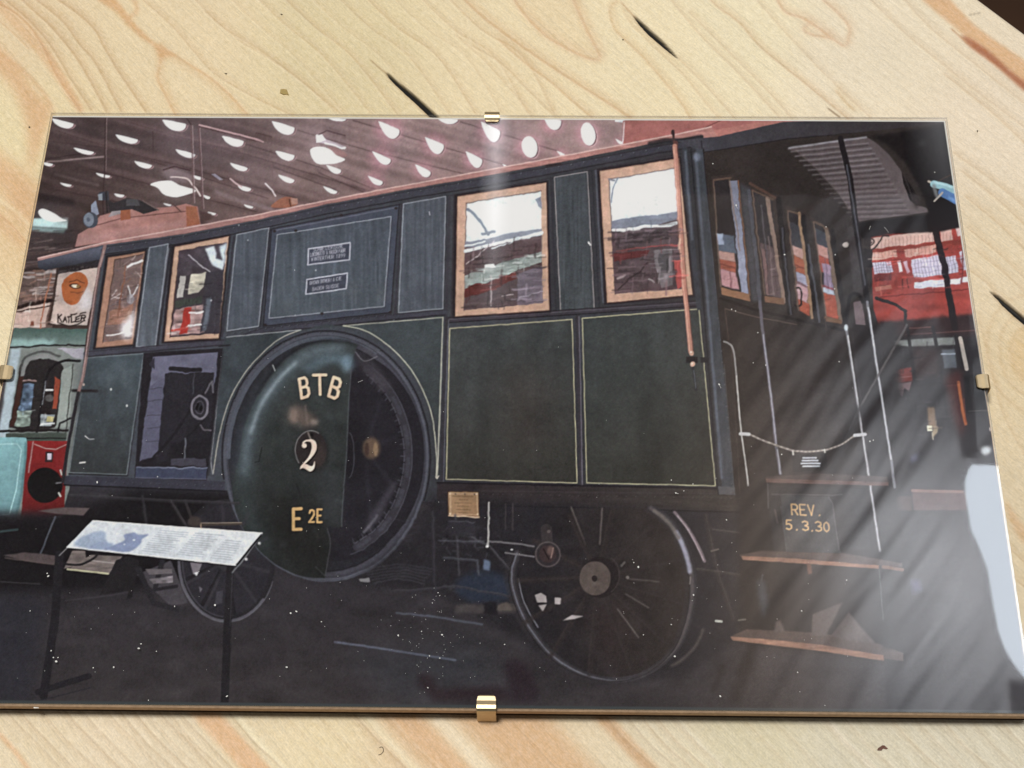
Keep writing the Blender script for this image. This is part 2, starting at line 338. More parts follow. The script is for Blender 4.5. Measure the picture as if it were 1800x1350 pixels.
    L([(118, 1000), (190, 1008)], 3, (190, 185, 150)); L([(160, 985), (205, 990)], 2, (165, 155, 155)); L(spl([(108, 990), (140, 992), (165, 980), (172, 970)]), 4, (34, 32, 36))
    P([(204, 985), (224, 978), (245, 985), (232, 1050), (222, 1055), (226, 1038), (175, 1046)], (36, 34, 38), rid=None)
    P([(240, 1010), (300, 985), (330, 1060), (300, 1065)], (70, 66, 74)); L([(243, 1000), (270, 1060), (310, 1070)], 10, (42, 40, 46)); L([(285, 985), (272, 1035)], 9, (42, 40, 46)); L([(272, 1036), (310, 1030)], 6, (40, 38, 44))
    P([(262, 1018), (304, 1012), (304, 1024), (270, 1026)], (140, 132, 140), a=.8, tex=(.2, 9, 3, 5)); P([(255, 1000), (302, 1000), (303, 1008), (262, 1010)], (105, 98, 104))
    # left wheel
    wl = cv.region('printed_wheel')
    E(398, 985, 86, 108, (40, 38, 44), rid=wl); E(398, 985, 78, 98, (44, 42, 50))
    L(ellp(398, 985, 84, 106, 0, 40, 190), 4.5, (92, 90, 102), a=.9); L(ellp(398, 985, 78, 99, 0, 95, 180), 1.8, (72, 70, 80))
    L([(325, 880), (345, 935)], 5, (60, 54, 58), a=.8)
    for a in (80, 125, 160, 200): L([(398, 985), (398 + 74 * math.cos(math.radians(a)), 985 + 94 * math.sin(math.radians(a)))], 7, (34, 32, 38))
    P([(334, 988), (357, 985), (350, 1004), (340, 1010)], (120, 112, 122)); P([(341, 1007), (350, 1005), (346, 1013)], (205, 205, 212)); P([(350, 1030), (356, 1035), (352, 1042)], (100, 96, 106)); P([(380, 1040), (392, 1038), (390, 1060), (378, 1064)], (64, 62, 72))
    # ---- right: gallery seen beyond the platform
    gid = cv.region('printed_gallery')
    P([(1490, 395), (1700, 380), (1725, 560), (1545, 575)], (160, 56, 48), rid=gid, g=((176, 62, 54), (1550, 420), (1700, 560)), tex=(.06, 30, 10, 12))
    P([(1500, 424), (1640, 404), (1642, 424), (1510, 442)], (205, 178, 170)); P([(1512, 440), (1700, 420), (1702, 428), (1514, 446)], (140, 52, 42))
    P([(1523, 445), (1576, 440), (1578, 452), (1530, 458)], (205, 160, 145)); P([(1590, 438), (1644, 430), (1646, 444), (1592, 452)], (200, 150, 135)); P([(1652, 402), (1672, 398), (1676, 422), (1656, 426)], (205, 170, 160)); P([(1680, 400), (1692, 398), (1696, 414), (1684, 416)], (215, 190, 190))
    for k in range(30):
        x = 1504 + k * 6.4; y = 424 - k * .62
        L([(x, y), (x + 1.5, y + 32)], .9, (120, 70, 64), a=.55)
    for q, n in (([(1534, 462), (1566, 459), (1570, 478), (1536, 483)], 7), ([(1601, 456), (1650, 448), (1657, 484), (1605, 488)], 9), ([(1660, 452), (1680, 448), (1684, 478), (1664, 482)], 4), ([(1686, 442), (1696, 440), (1702, 474), (1692, 476)], 2)):
        P(q, (202, 198, 218)); m = quadmap(q)
        for k in range(1, n): L([m(k / n, 0), m(k / n, 1)], .9, (90, 84, 104), a=.8)
        for k in (1, 2, 3): L([m(0, k / 4), m(1, k / 4)], .9, (110, 100, 120), a=.6)
    P([(1577, 459), (1583, 458), (1586, 478), (1580, 480)], (225, 220, 235)); P([(1588, 460), (1594, 458), (1600, 478), (1594, 480)], (205, 170, 185)); P([(1607, 496), (1659, 491), (1660, 504), (1608, 507)], (205, 208, 222)); P([(1662, 492), (1702, 486), (1704, 496), (1690, 497), (1690, 500), (1664, 498)], (215, 220, 240))
    P([(1536, 484), (1568, 480), (1568, 492), (1537, 496)], (105, 42, 42), a=.8); P([(1538, 505), (1566, 500), (1568, 508), (1540, 512)], (190, 120, 100), a=.7); L([(1586, 490), (1588, 505)], 2, (90, 30, 30)); L([(1594, 490), (1596, 505)], 2, (90, 30, 30))
    L([(1540, 522), (1708, 508)], 2, (110, 34, 32), a=.8); L([(1690, 498), (1693, 416)], 3, (120, 40, 36), a=.8)
    P([(1545, 566), (1716, 552), (1724, 600), (1550, 605)], (52, 34, 36), bl=2); L([(1598, 577), (1640, 574)], 1.5, (150, 90, 85), a=.7); L([(1592, 588), (1716, 580)], 1.5, (140, 90, 88), a=.7)
    P([(1550, 590), (1724, 590), (1850, 1270), (1560, 1270), (1540, 800)], (40, 36, 40), bl=3)
    P([(1553, 600), (1640, 594), (1678, 593), (1680, 606), (1604, 609), (1555, 606)], (128, 134, 134), bl=.8); P([(1655, 615), (1678, 613), (1682, 646), (1660, 648)], (92, 100, 112), bl=1); L([(1654, 622), (1678, 621)], 2.5, (165, 180, 200))
    L([(1639, 574), (1652, 640), (1660, 700), (1668, 750)], 6, (34, 30, 34)); L([(1680, 590), (1690, 650)], 7, (36, 32, 36))
    L([(1687.5, 594), (1699, 648)], 7, (190, 180, 172)); 
    P([(1605, 610), (1650, 612), (1652, 660), (1608, 665)], (62, 44, 44), bl=4, a=.8); P([(1561, 651), (1602, 646), (1604, 670), (1563, 675)], (120, 44, 40), bl=1); P([(1566, 676), (1603, 671), (1598, 688), (1590, 682), (1586, 698), (1578, 690), (1568, 690)], (122, 98, 104), bl=.8); L([(1563, 665), (1602, 661)], 2, (150, 90, 85), a=.7)
    P([(1660, 660), (1690, 650), (1698, 750), (1690, 770), (1676, 740)], (84, 40, 40), bl=4, a=.8); L([(1684, 672), (1692, 722), (1697, 745)], 5, (186, 96, 50), bl=.6); L([(1694, 700), (1697, 742)], 1.2, (150, 60, 40))
    P([(1694, 660), (1733, 656), (1740, 722), (1698, 726)], (18, 16, 18), bl=1.2); L([(1706, 665), (1712, 720)], 3, (52, 48, 50), a=.7, bl=1); L([(1702, 722), (1738, 721)], 2, (90, 84, 84), a=.7)
    E(1742, 754, 3, 4, (190, 170, 165)); P([(1630, 716), (1642, 716), (1646, 752), (1632, 752)], (132, 104, 78), bl=1.2); P([(1629, 748), (1638, 748), (1639, 758), (1630, 758)], (225, 220, 190)); P([(1640, 748), (1649, 750), (1648, 760), (1638, 772)], (165, 145, 118), bl=1); L([(1638, 760), (1640, 772)], 2, (190, 180, 160))
    E(1733, 792, 9, 8, (210, 220, 228), bl=2.5); P([(1574, 715), (1582, 712), (1580, 745), (1573, 742)], (84, 76, 78), bl=2); P([(1602, 800), (1614, 796), (1612, 812), (1598, 812)], (80, 80, 110), bl=3)
    P([(1603, 861), (1698, 863), (1700, 897), (1606, 897)], (92, 66, 66), bl=1); L([(1603, 862), (1690, 864)], 5, (140, 104, 96)); P([(1575, 873), (1603, 872), (1603, 898), (1578, 897)], (70, 52, 50), bl=1)
    # ---- carriage
    car = cv.region('printed_carriage')
    # clerestory and roof edge
    roof = cv.region('printed_roof')
    P([(132, 434), (137, 412), (161, 398), (176, 379), (214, 369), (302, 364), (327, 358), (347, 363), (353, 396), (330, 402)], (172, 122, 118), rid=roof, g=((176, 118, 110), (150, 420), (340, 380)), tex=(.04, 14, 8, 21))
    L([(160, 398), (214, 383), (325, 371)], 2, (110, 70, 68), a=.8); P([(140, 418), (325, 385), (328, 400), (134, 432)], (188, 142, 140), a=.5, bl=2)
    P([(327, 362), (345, 363), (351, 394), (328, 398)], (164, 96, 70), rid=roof); P([(211, 370), (229, 367), (230, 385), (212, 388)], (158, 88, 62)); P([(198, 368), (212, 365), (212, 376), (190, 382)], (150, 140, 146))
    P([(189, 351), (200, 357), (224, 348), (246, 352), (280, 369), (252, 376), (232, 368), (192, 372)], (52, 48, 52)); P([(222, 350), (242, 350), (246, 362), (222, 362)], (78, 76, 82)); P([(174, 338), (191, 336), (192, 352), (172, 352)], (60, 62, 74)); P([(172, 342), (180, 340), (180, 352), (173, 352)], (140, 150, 165)); L([(186, 336), (188, 372)], 3, (44, 40, 44))
    P([(160, 360), (168, 352), (174, 376), (160, 386)], (140, 150, 175)); E(159, 387, 13.5, 14, (70, 74, 88)); E(156, 386, 9, 12, (120, 130, 148)); E(155, 386, 3, 4, (90, 98, 118)); L([(250, 352), (278, 369)], 2, (120, 100, 98)); L([(303, 358), (318, 372)], 2, (90, 60, 60)); P([(350, 370), (372, 376), (372, 386), (352, 390)], (84, 62, 62), bl=1)
    P([(1095, 212), (1500, 212), (1378, 216), (1263, 243), (1150, 256), (1094, 262)], (176, 104, 100), rid=roof, tex=(.04, 40, 12, 22)); L([(1097, 214), (1094, 252)], 1.8, (225, 215, 222)); L(spl([(1190, 242), (1230, 228), (1268, 210)]), 1.6, (110, 60, 58)); P([(1250, 230), (1330, 215), (1400, 213), (1378, 217), (1263, 243)], (190, 122, 112), a=.7)
    top = [(66, 453), (130, 438), (190, 424), (330, 399), (450, 377), (521, 362), (652, 336), (850, 299), (1001, 271), (1178, 237), (1250, 222)]
    bot = [(1263, 242), (1152, 253), (976, 288), (850, 311), (727, 332), (576, 360), (450, 388), (325, 412), (181, 433), (66, 461)]
    P(top + bot, (168, 124, 122), rid=roof, g=((178, 122, 116), (100, 440), (1150, 250)), tex=(.05, 26, 3, 23)); L([(x, y + .5) for x, y in top], 2.2, (216, 184, 180), a=.9); L([(x, y - 1.5) for x, y in bot], 2, (120, 80, 80), a=.6)
    P(spl([(476, 364), (490, 351), (503, 346), (520, 350), (523, 359), (505, 365)], 4, True), (160, 98, 78), rid=roof); L([(508, 350), (511, 362)], 2, (90, 52, 44)); P([(511, 348), (523, 349), (524, 358), (514, 360)], (178, 130, 116)); L([(466, 322), (478, 334), (484, 344)], 2.5, (222, 210, 215))
    # side wall
    P([(66, 459), (181, 431), (325, 411), (450, 387), (576, 359), (727, 331), (850, 310), (976, 287), (1152, 251), (1200, 243), (1236, 238), (1240, 300), (1256, 490), (1271, 634), (1287, 810), (1293, 869), (1297, 898), (820, 886), (395, 862), (118, 852), (150, 628), (172, 470), (120, 466), (80, 474)],
      (68, 73, 84), rid=car, g=((52, 52, 57), (400, 480), (1100, 760)), tex=(.03, 9, 40, 24))
    P([(150, 612), (400, 590), (780, 552), (1230, 538), (1250, 600), (780, 700), (395, 860), (118, 852)], (70, 74, 86), a=.5, bl=10)
    P([(104, 470), (178, 452), (174, 470), (160, 472), (100, 482)], (40, 36, 40), a=.8)
    P([(66, 459), (181, 433), (177, 456), (80, 475), (67, 470)], (46, 48, 58), rid=car, g=((86, 92, 112), (120, 470), (118, 445)))
    # dark cornice lines
    cor = [(181, 441), (325, 421), (450, 397), (576, 369), (727, 341), (850, 321), (976, 298), (1152, 264), (1230, 250)]
    L([(x, y - 1) for x, y in cor], 9, (62, 62, 76), a=.8); L([(x, y + 6) for x, y in cor], 2, (38, 34, 42), a=.9); L([(x, y - 7) for x, y in cor], 1.6, (44, 40, 48), a=.8); L([(x, y + 13) for x, y in cor[2:]], 1.6, (44, 40, 48), a=.6)
    L([(1142, 252), (1170, 246), (1200, 246), (1232, 240)], 8, (40, 40, 46), a=.8, bl=1); L([(960, 291), (985, 288)], 4, (50, 40, 44), bl=1)
    # fascia of the right roof end
    P([(1190, 247), (1263, 240), (1377, 214), (1500, 211), (1664, 213), (1668, 222), (1480, 240), (1384, 246), (1236, 270)], (66, 66, 76), rid=car, g=((54, 48, 52), (1200, 250), (1600, 215)))
    L([(1236, 268), (1384, 244), (1480, 236), (1660, 222)], 3, (30, 26, 30), a=.8); L([(1232, 247), (1234, 262)], 2, (40, 38, 46))
    # panels
    def panel(q, rgb, line=(176, 182, 196), wd=1.6, tex=None, g=None, a=.8, hi=.35):
        P(q, rgb, rid=car, tex=tex, g=g)
        L(q + [q[0]], wd, line, a=a)
        o = [(x + 2.2, y + 2) for x, y in q]; L([o[1], o[2], o[3]], 1.4, (44, 42, 50), a=hi)
    stx = (.055, 3.2, 60, 31)
    panel([(262, 435), (295, 428), (272, 610), (239, 608)], (78, 86, 99), tex=stx, g=((88, 96, 109), (280, 440), (255, 600)))
    panel([(415.5, 412), (472, 400), (454, 573), (398, 581)], (80, 88, 102), tex=stx)
    P([(477, 402), (701, 359), (687, 549), (462, 573)], (70, 76, 94)); L([(477, 402), (701, 359), (687, 549), (462, 573), (477, 402)], 2.4, (40, 36, 44), a=.8); L([(482, 405), (697, 364)], 2, (110, 112, 130), a=.7)
    panel([(487, 412), (687, 380), (674.5, 538), (472, 559)], (76, 84, 98), tex=(.06, 3.5, 50, 32), g=((80, 90, 102), (590, 390), (560, 550)))
    for x, y in ((483, 406), (696, 366), (466, 571), (686, 549), (566, 551), (520, 405), (600, 378)): E(x, y, 3, 2.4, (48, 40, 44))
    for x, y in ((519, 554), (548, 575), (420, 396), (436, 422), (555, 475), (692, 562)): E(x, y, 1.2, 1.2, (210, 214, 226), a=.8)
    panel([(708.5, 358), (783, 345), (778, 542), (700, 549)], (80, 87, 100), tex=(.07, 3, 70, 33))
    panel([(974, 311), (1032, 301), (1044, 542), (985, 545.5)], (70, 76, 84), tex=(.07, 3, 60, 34), line=(182, 170, 172), g=((70, 76, 82), (1000, 320), (1010, 540)))
    L([(754, 372), (755, 378)], 1.5, (190, 190, 205)); L([(1034, 425), (1037, 430)], 2.5, (235, 235, 240))
    # verticals between
    for p, wd, c in (([(257, 440), (235, 610)], 3, (46, 44, 54)), ([(300, 430), (276, 608)], 4, (42, 40, 48)), ([(296, 436), (273, 600)], 2, (120, 126, 142)), ([(411, 416), (390, 590)], 4, (52, 50, 60)), ([(474, 402), (457, 574)], 3, (48, 46, 56)), ([(706, 358), (694, 550)], 3, (58, 54, 66)), ([(790, 345), (784, 556)], 4, (60, 58, 68)), ([(798, 342), (793, 556)], 3, (52, 48, 54)), ([(968, 312), (977, 548)], 3, (50, 48, 56)), ([(1040, 300), (1053, 540)], 3, (46, 46, 54)), ([(1047, 300), (1060, 530)], 4, (84, 88, 102))):
        L(p, wd, c, a=.8)
    # lower band under the windows
    band = [(150, 622), (400, 600), (462, 580), (690, 556), (782, 548)]
    L(band, 8, (66, 66, 80), a=.9); L([(x, y + 5) for x, y in band], 2.2, (40, 36, 44), a=.9); L([(x, y - 4) for x, y in band], 1.5, (44, 40, 50), a=.8)
    band2 = [(784, 562), (1000, 548), (1230, 532)]
    L(band2, 8, (62, 58, 68), a=.9); L([(x, y + 5) for x, y in band2], 2, (34, 30, 36), a=.9); L([(x, y - 4) for x, y in band2], 1.8, (38, 34, 40), a=.9); L([(x, y - 1) for x, y in band2], 1.2, (98, 94, 106), a=.8)
    # plates with lettering
    for q, lines in (([(542, 437), (615, 426), (614, 456), (540.5, 465)], (('SCHWEIZERISCHE', .22, .12, .76), ('LOCOMOTIV & MASCH FABR', .5, .05, .9), ('WINTERTHUR 1899', .8, .08, .86))),
                     ([(539, 491), (610, 479.5), (608.5, 507), (537, 516.6)], (('BROWN BOVERI & CIE', .38, .08, .86), ('BADEN SUISSE', .82, .16, .7)))):
        pl = cv.region('printed_plate'); P(q, (66, 70, 86), rid=pl); L(q + [q[0]], 2.2, (190, 192, 208)); m = quadmap(q)
        for t, v, u0, ww in lines:
            n = len(t); o = np.array(m(u0, v)); e = np.array(m(u0 + ww, v)); ux = (e - o) / n * .66
            hgt = (np.array(m(u0, v)) - np.array(m(u0, v - .22)))
            T(t, o, ux, -hgt, .95, (196, 196, 212), gap=.5, a=.85)
    # windows: frame polygon, inner polygon
    def window(o, i, frame, fill, g=None):
        w = cv.region('printed_window')
        oo = [(x + dx, y + dy) for (x, y), (dx, dy) in zip(o, ((-5, -4), (4, -4), (4, 4), (-5, 4)))]
        P(oo, (42, 38, 44)); P(o, frame, rid=w, tex=(.03, 9, 30, 41)); L(o + [o[0]], 1.4, (120, 84, 66), a=.5)
        P(i, fill, rid=w, g=g); L([i[0], i[1]], 1.8, (70, 48, 42), a=.7); L([i[3], i[0]], 1.8, (70, 48, 42), a=.7)
        return quadmap(i)
    fr = (196, 162, 138)
    m = window([(190, 453), (254, 442), (233, 605), (168, 611)], [(201.5, 456), (252, 446), (231, 596), (180, 602)], (176, 128, 106), (120, 96, 94))
    for k in range(40):
        u, v = rng.random(), rng.random(); du, dv = rng.uniform(.1, .4), rng.uniform(-.08, .08)
        L([m(u, v), m(min(1, u + du), min(1, max(0, v + dv)))], rng.uniform(.8, 2.4), rng.choice([(190, 170, 168), (80, 60, 60), (225, 215, 218), (140, 96, 80), (110, 100, 108)]), a=.7)
    P([m(.1, .62), m(.9, .58), m(.85, .8), m(.1, .8)], (160, 108, 88), a=.8); L([m(.5, .12), m(.98, .08)], 4, (228, 228, 232)); L([m(.6, .35), m(.8, .5), m(.95, .36)], 2, (220, 218, 222)); L([m(.42, .1), m(.4, .7)], 2.5, (140, 88, 70)); L([m(.12, .92), m(.7, .91)], 2.5, (225, 222, 225))
    P([m(.7, .98), m(.6, .85), m(.8, .72), m(1, .66), m(1, .99)], (236, 240, 246), bl=4); E(*m(.78, .52), 7, 9, (150, 150, 160), a=.7)
    m = window([(307, 434), (402, 415), (384, 594), (288.5, 600)], [(315, 441), (398, 426), (385, 586), (298, 593)], fr, (62, 56, 64))
    P([m(0, 0), m(1, 0), m(1, .3), m(0, .3)], (74, 66, 76), tex=(.12, 8, 8, 42)); P([m(.55, .03), m(.75, .02), m(.8, .16), m(.98, .2), m(.97, .3), m(.75, .24), m(.62, .12)], (205, 216, 226), bl=1); P([m(.85, .04), m(1, 0), m(1, .25), m(.92, .15)], (200, 215, 228), bl=1.2)
    L([m(.2, .06), m(.95, .42)], 2, (190, 185, 196)); P([m(.08, .3), m(.2, .3), m(.2, .55), m(.06, .55)], (180, 178, 176)); P([m(.3, .3), m(.62, .3), m(.6, .46), m(.5, .52), m(.28, .52)], (188, 184, 172), tex=(.1, 9, 5, 43)); P([m(.62, .3), m(1, .3), m(1, 1), m(.62, 1)], (60, 56, 66)); P([m(.02, .58), m(.58, .56), m(.58, .64), m(.02, .66)], (60, 66, 62))
    P([m(.05, .68), m(.62, .66), m(.62, .98), m(.02, .98)], (160, 130, 130), tex=(.2, 16, 4, 44)); P([m(.24, .68), m(.4, .68), m(.36, .97), m(.2, .97)], (178, 48, 42)); L([m(.36, .74), m(.62, .74)], 3, (222, 218, 222)); L([m(.36, .88), m(.62, .88)], 3, (228, 226, 230)); L([m(.03, .92), m(.34, .9)], 3.5, (196, 70, 62)); P([m(.68, .6), m(.78, .6), m(.74, .96), m(.66, .96)], (96, 104, 120), bl=1); E(*m(.78, .62), 1.6, 1.6, (210, 210, 220))
    m = window([(804, 345), (960, 321), (965, 545.5), (800, 556)], [(819, 356.5), (951, 335), (954, 533), (815.6, 545.5)], fr, (214, 224, 228))
    P([m(0, .37), m(1, .34), m(1, 1), m(0, 1)], (92, 72, 76), tex=(.06, 30, 6, 45))
    P([m(0, .36), m(.35, .36), m(.6, .33), m(1, .34), m(1, .4), m(.6, .41), m(.3, .43), m(0, .42)], (128, 132, 148)); L([m(0, .45), m(.3, .42), m(.5, .41), m(.8, .39), m(1, .37)], 5.5, (218, 228, 234)); L([m(0, .4), m(.25, .38)], 3, (215, 224, 230)); L([m(.35, .45), m(.6, .43), m(.65, .4), m(1, .385)], 2.2, (206, 216, 222)); L([m(.02, .06), m(.1, .11), m(.2, .2), m(.27, .28), m(.3, .32)], 5, (110, 118, 134)); L([m(.22, .31), m(.38, .3)], 5, (116, 122, 138)); P([m(.92, .06), m(1, .05), m(1, .16), m(.95, .13)], (130, 136, 156))
    L([m(.02, .57), m(.38, .39)], 1.8, (196, 182, 186)); P([m(0, .68), m(.3, .62), m(1, .54), m(1, .63), m(.6, .7), m(0, .82)], (148, 160, 158), tex=(.1, 12, 4, 46)); P([m(.25, .6), m(.38, .59), m(.4, .63), m(.26, .64)], (225, 232, 234)); P([m(0, .8), m(.15, .76), m(.3, .77), m(.66, .69), m(.67, .75), m(.3, .86), m(0, .89)], (104, 50, 48)); P([m(0, .88), m(.3, .85), m(.68, .75), m(.68, 1), m(0, 1)], (90, 76, 80)); P([m(.68, .72), m(1, .66), m(1, 1), m(.68, 1)], (112, 102, 116), tex=(.06, 30, 3, 47)); L([m(.34, .7), m(.34, .98)], 2, (200, 190, 194), a=.8); L([m(.48, .9), m(.62, .89)], 1.8, (180, 165, 168)); L([m(.7, .93), m(1, .89)], 1.6, (170, 162, 178))
    for _ in range(26): L([m(rng.uniform(.1, .95), rng.uniform(.06, .3))] * 2, 1.6, (176, 190, 190), a=.5)
    m = window([(1054, 301), (1193, 278), (1217, 518), (1067, 532)], [(1069.5, 315), (1185, 295.5), (1200, 508), (1081, 516.6)], fr, (214, 223, 230))
    P([m(0, .37), m(1, .37), m(1, 1), m(0, 1)], (86, 70, 76), tex=(.1, 20, 8, 48)); P([m(0, .36), m(.5, .36), m(1, .36), m(1, .43), m(.5, .45), m(0, .43)], (118, 124, 142), tex=(.05, 20, 5, 49)); L([m(.02, .44), m(.3, .455), m(.5, .445), m(.8, .46), m(1, .45)], 5, (224, 232, 238)); L([m(0, 0), m(.08, .02)], 3, (120, 126, 140)); L(spl([m(.14, 0), m(.06, .08), m(.02, .2)]), 2.4, (120, 128, 146)); L([m(.06, .63), m(.5, .62), m(1, .63)], 2.4, (150, 74, 76)); P([m(.02, .65), m(.55, .65), m(.5, .7), m(.02, .72)], (96, 44, 46)); P([m(.6, .66), m(.88, .66), m(.86, .96), m(.7, .98), m(.62, .8)], (116, 108, 114), tex=(.1, 8, 10, 50)); P([m(.66, .68), m(.82, .68), m(.82, .84), m(.68, .84)], (82, 78, 84)); P([m(.9, .76), m(1, .76), m(1, .98), m(.92, 1)], (180, 76, 74)); L([m(.06, .96), m(.2, .88), m(.4, .82), m(.5, .76)], 2.4, (54, 42, 46)); L([m(.05, .86), m(.16, .84)], 4, (150, 134, 138)); L([m(.5, .9), m(.58, .93)], 3, (150, 140, 144)); P([m(.05, .5), m(.9, .48), m(.9, .58), m(.05, .6)], (74, 62, 68), a=.8, tex=(.15, 12, 4, 51))
    # lower panels
    panel([(790, 577), (1005, 561), (1014, 848.5), (784, 842)], (66, 71, 74), line=(204, 196, 156), wd=1.7, g=((54, 53, 50), (830, 580), (930, 840)), tex=(.06, 22, 60, 61), a=.95, hi=.6)
    panel([(1023, 559), (1228, 542.5), (1257, 853.5), (1031, 848.5)], (62, 68, 70), line=(200, 194, 154), wd=1.7, g=((54, 54, 50), (1080, 560), (1150, 850)), tex=(.06, 22, 60, 62), a=.95, hi=.6)
    P([(880, 640), (980, 660), (960, 800), (890, 790)], (74, 62, 58), a=.35, bl=22)  # brown veil mirrored by the glass, partly put into the panel colours
    L([(1014, 556), (1019, 750), (1022, 852)], 7, (58, 54, 62)); L([(1017, 556), (1020.5, 690), (1023, 852)], 1.6, (118, 112, 128), a=.9)
    L([(785, 560), (779, 700), (777, 848)], 6, (56, 54, 62)); L([(788, 562), (783, 700), (779, 850)], 1.4, (112, 112, 130), a=.8); L([(778, 557), (772, 750), (768, 836)], 2, (178, 178, 168), a=.9)
    # copper pole at the corner
    cp = cv.region('printed_pole')
    L([(1183, 229), (1184.5, 256)], 4, (70, 52, 54)); E(1183, 233, 3, 5, (60, 44, 48)); L([(1187, 250), (1203, 495), (1215, 618)], 8, (110, 66, 58), a=.7); L([(1185.5, 256), (1201.5, 495), (1213.5, 618)], 7.5, (190, 132, 114), rid=cp); L([(1184, 258), (1200, 495), (1212, 616)], 2, (220, 172, 152), a=.8)
    P([(1206, 627), (1226, 627), (1226, 638), (1206, 638)], (36, 32, 36)); P([(1230, 628), (1246, 628), (1246, 637), (1232, 638)], (40, 38, 42)); L([(1218, 645), (1223, 685)], 4, (44, 46, 52)); L([(1219, 650), (1222.5, 682)], 1.2, (110, 116, 124)); E(1215.5, 621, 4, 4.6, (206, 160, 138)); E(1217.5, 640, 4.4, 4.6, (216, 170, 146)); E(1214.5, 619, 1.5, 1.6, (250, 235, 220)); E(1216.5, 639, 1.5, 1.6, (250, 235, 220))
    P([(396, 594), (778, 556), (772, 740), (740, 680), (690, 612), (640, 580), (572, 570), (500, 590), (430, 655), (385, 765), (374, 832), (388, 621)], (60, 68, 76), tex=(.05, 20, 20, 63), g=((58, 67, 70), (420, 600), (760, 640)))
    P([(603, 572), (778, 558), (771, 745), (752, 709), (725, 654), (687, 611), (642, 581)], (66, 75, 82), g=((60, 66, 70), (650, 570), (770, 720)))
    arcL = spl([(528, 579.5), (495, 593), (463, 618), (430, 655), (402, 705), (385, 765), (374, 832)]); arcR = spl([(603, 572), (642, 581), (687, 611), (725, 654), (752.5, 709), (762.6, 755), (767, 807), (766, 838)])
    L(arcL, 1.8, (186, 180, 168), a=.9); L(arcR, 1.8, (200, 198, 178), a=.95); L([(398, 592), (528, 579.5)], 1.7, (160, 166, 172)); L([(603, 572), (778, 557.5), (771, 750), (768, 838)], 1.7, (188, 186, 170), a=.9); L([(389, 621), (380, 720), (370, 810), (373, 833)], 1.7, (150, 150, 158)); L([(766, 838), (768, 841), (771, 836)], 1.7, (225, 215, 200))
    L([(392, 618), (378, 730), (366, 835)], 2, (48, 46, 54), a=.8); L([(385, 608), (403, 606)], 3, (40, 38, 44))
    # left door and the open bay
    panel([(152, 628.6), (252, 621), (222, 834), (121, 830)], (70, 82, 92), line=(128, 140, 148), tex=(.045, 12, 24, 64), g=((56, 60, 64), (200, 630), (165, 830)), hi=.9)
    P([(150, 633), (172, 632), (150, 720), (136, 720)], (56, 64, 72), a=.6, bl=5); E(215, 655, 22, 14, (98, 112, 124), a=.4, bl=8); L([(127, 686), (170, 687)], 5, (40, 34, 38), bl=.8); L([(170, 687), (185, 690)], 8, (58, 60, 68), a=.6, bl=3); E(147, 676, 1.8, 2.5, (190, 170, 160))
    for x, y in ((195, 684.5), (223, 713)): E(x, y, 1.6, 2.2, (225, 228, 232))
    L([(149, 766), (157, 772), (165, 771)], 1.6, (180, 182, 188)); L([(140, 813), (149, 812)], 2.6, (232, 228, 224))
    bay = cv.region('printed_doorway')
    P([(252, 621), (270, 619), (392, 612), (363, 848), (236, 846)], (38, 35, 42), rid=bay); P([(269, 627), (383, 619), (380, 660), (370, 700), (245, 812), (247, 806)], (102, 102, 128), rid=bay, tex=(.04, 20, 12, 65)); P([(262, 680), (292, 662), (282, 800), (246, 808)], (92, 92, 118))
    for y in (684, 705, 730, 752, 776): L([(258, y), (285, y - 2)], 1.2, (52, 50, 64), a=.7)
    P([(291, 655), (376, 655), (366, 812), (276, 812)], (42, 40, 48), rid=bay); L([(300, 648), (352, 650)], 8, (38, 36, 42)); L([(341, 655), (338, 690)], 2, (82, 84, 94), a=.8); L([(262, 812), (300, 770), (350, 700), (372, 672)], 5, (34, 32, 38)); L([(300, 800), (360, 735)], 3, (36, 34, 40)); P([(300, 780), (370, 770), (360, 838), (290, 825)], (34, 32, 38), a=.8, bl=2)
    E(351, 716, 15, 21, (44, 42, 50)); L(ellp(351, 716, 14, 20), 4, (118, 114, 128)); L(ellp(351, 716, 7, 11), 1.6, (84, 80, 92)); P([(346, 708), (350, 710), (348, 722), (344, 720)], (20, 18, 22)); P([(354, 712), (358, 716), (354, 724), (350, 720)], (24, 22, 26)); L([(360, 690), (372, 670), (374, 690)], 3, (100, 98, 110)); L([(352, 748), (358, 755), (370, 756)], 3, (104, 98, 110)); L([(326, 770), (324, 806)], 2.4, (100, 104, 116)); P([(262, 640), (272, 628), (272, 650)], (52, 50, 64))
    P([(239, 822), (363, 821), (362, 843), (238, 840)], (62, 68, 94)); L([(240, 821), (363, 822)], 2, (118, 124, 150)); L([(238, 839), (362, 842)], 1.6, (92, 94, 118)); P([(300, 806), (362, 806), (362, 820), (300, 818)], (74, 72, 88), a=.8)
    P([(112, 836), (395, 846), (395, 862), (112, 852)], (58, 58, 72)); L([(112, 852), (395, 863)], 2.5, (30, 28, 34)); L([(121, 832), (223, 836)], 2.5, (38, 38, 44)); L([(160, 868), (186, 872)], 7, (60, 58, 64), a=.7, bl=1)
    pole = cv.region('printed_pole')
    L([(184, 432), (174, 470), (155, 600), (146, 660), (137, 690)], 5.5, (140, 108, 106), rid=pole); L([(182, 440), (172, 480), (154, 600), (143, 670)], 1.6, (190, 165, 165), a=.7); L([(137, 690), (118, 790), (110, 846)], 6, (44, 40, 46)); L([(176, 470), (152, 626)], 2, (44, 38, 44), a=.6)
    # ---- big wheel housing with the painted cover
    E(573, 803, 180, 219, (62, 62, 74), rid=car); hw = cv.region('printed_wheel')
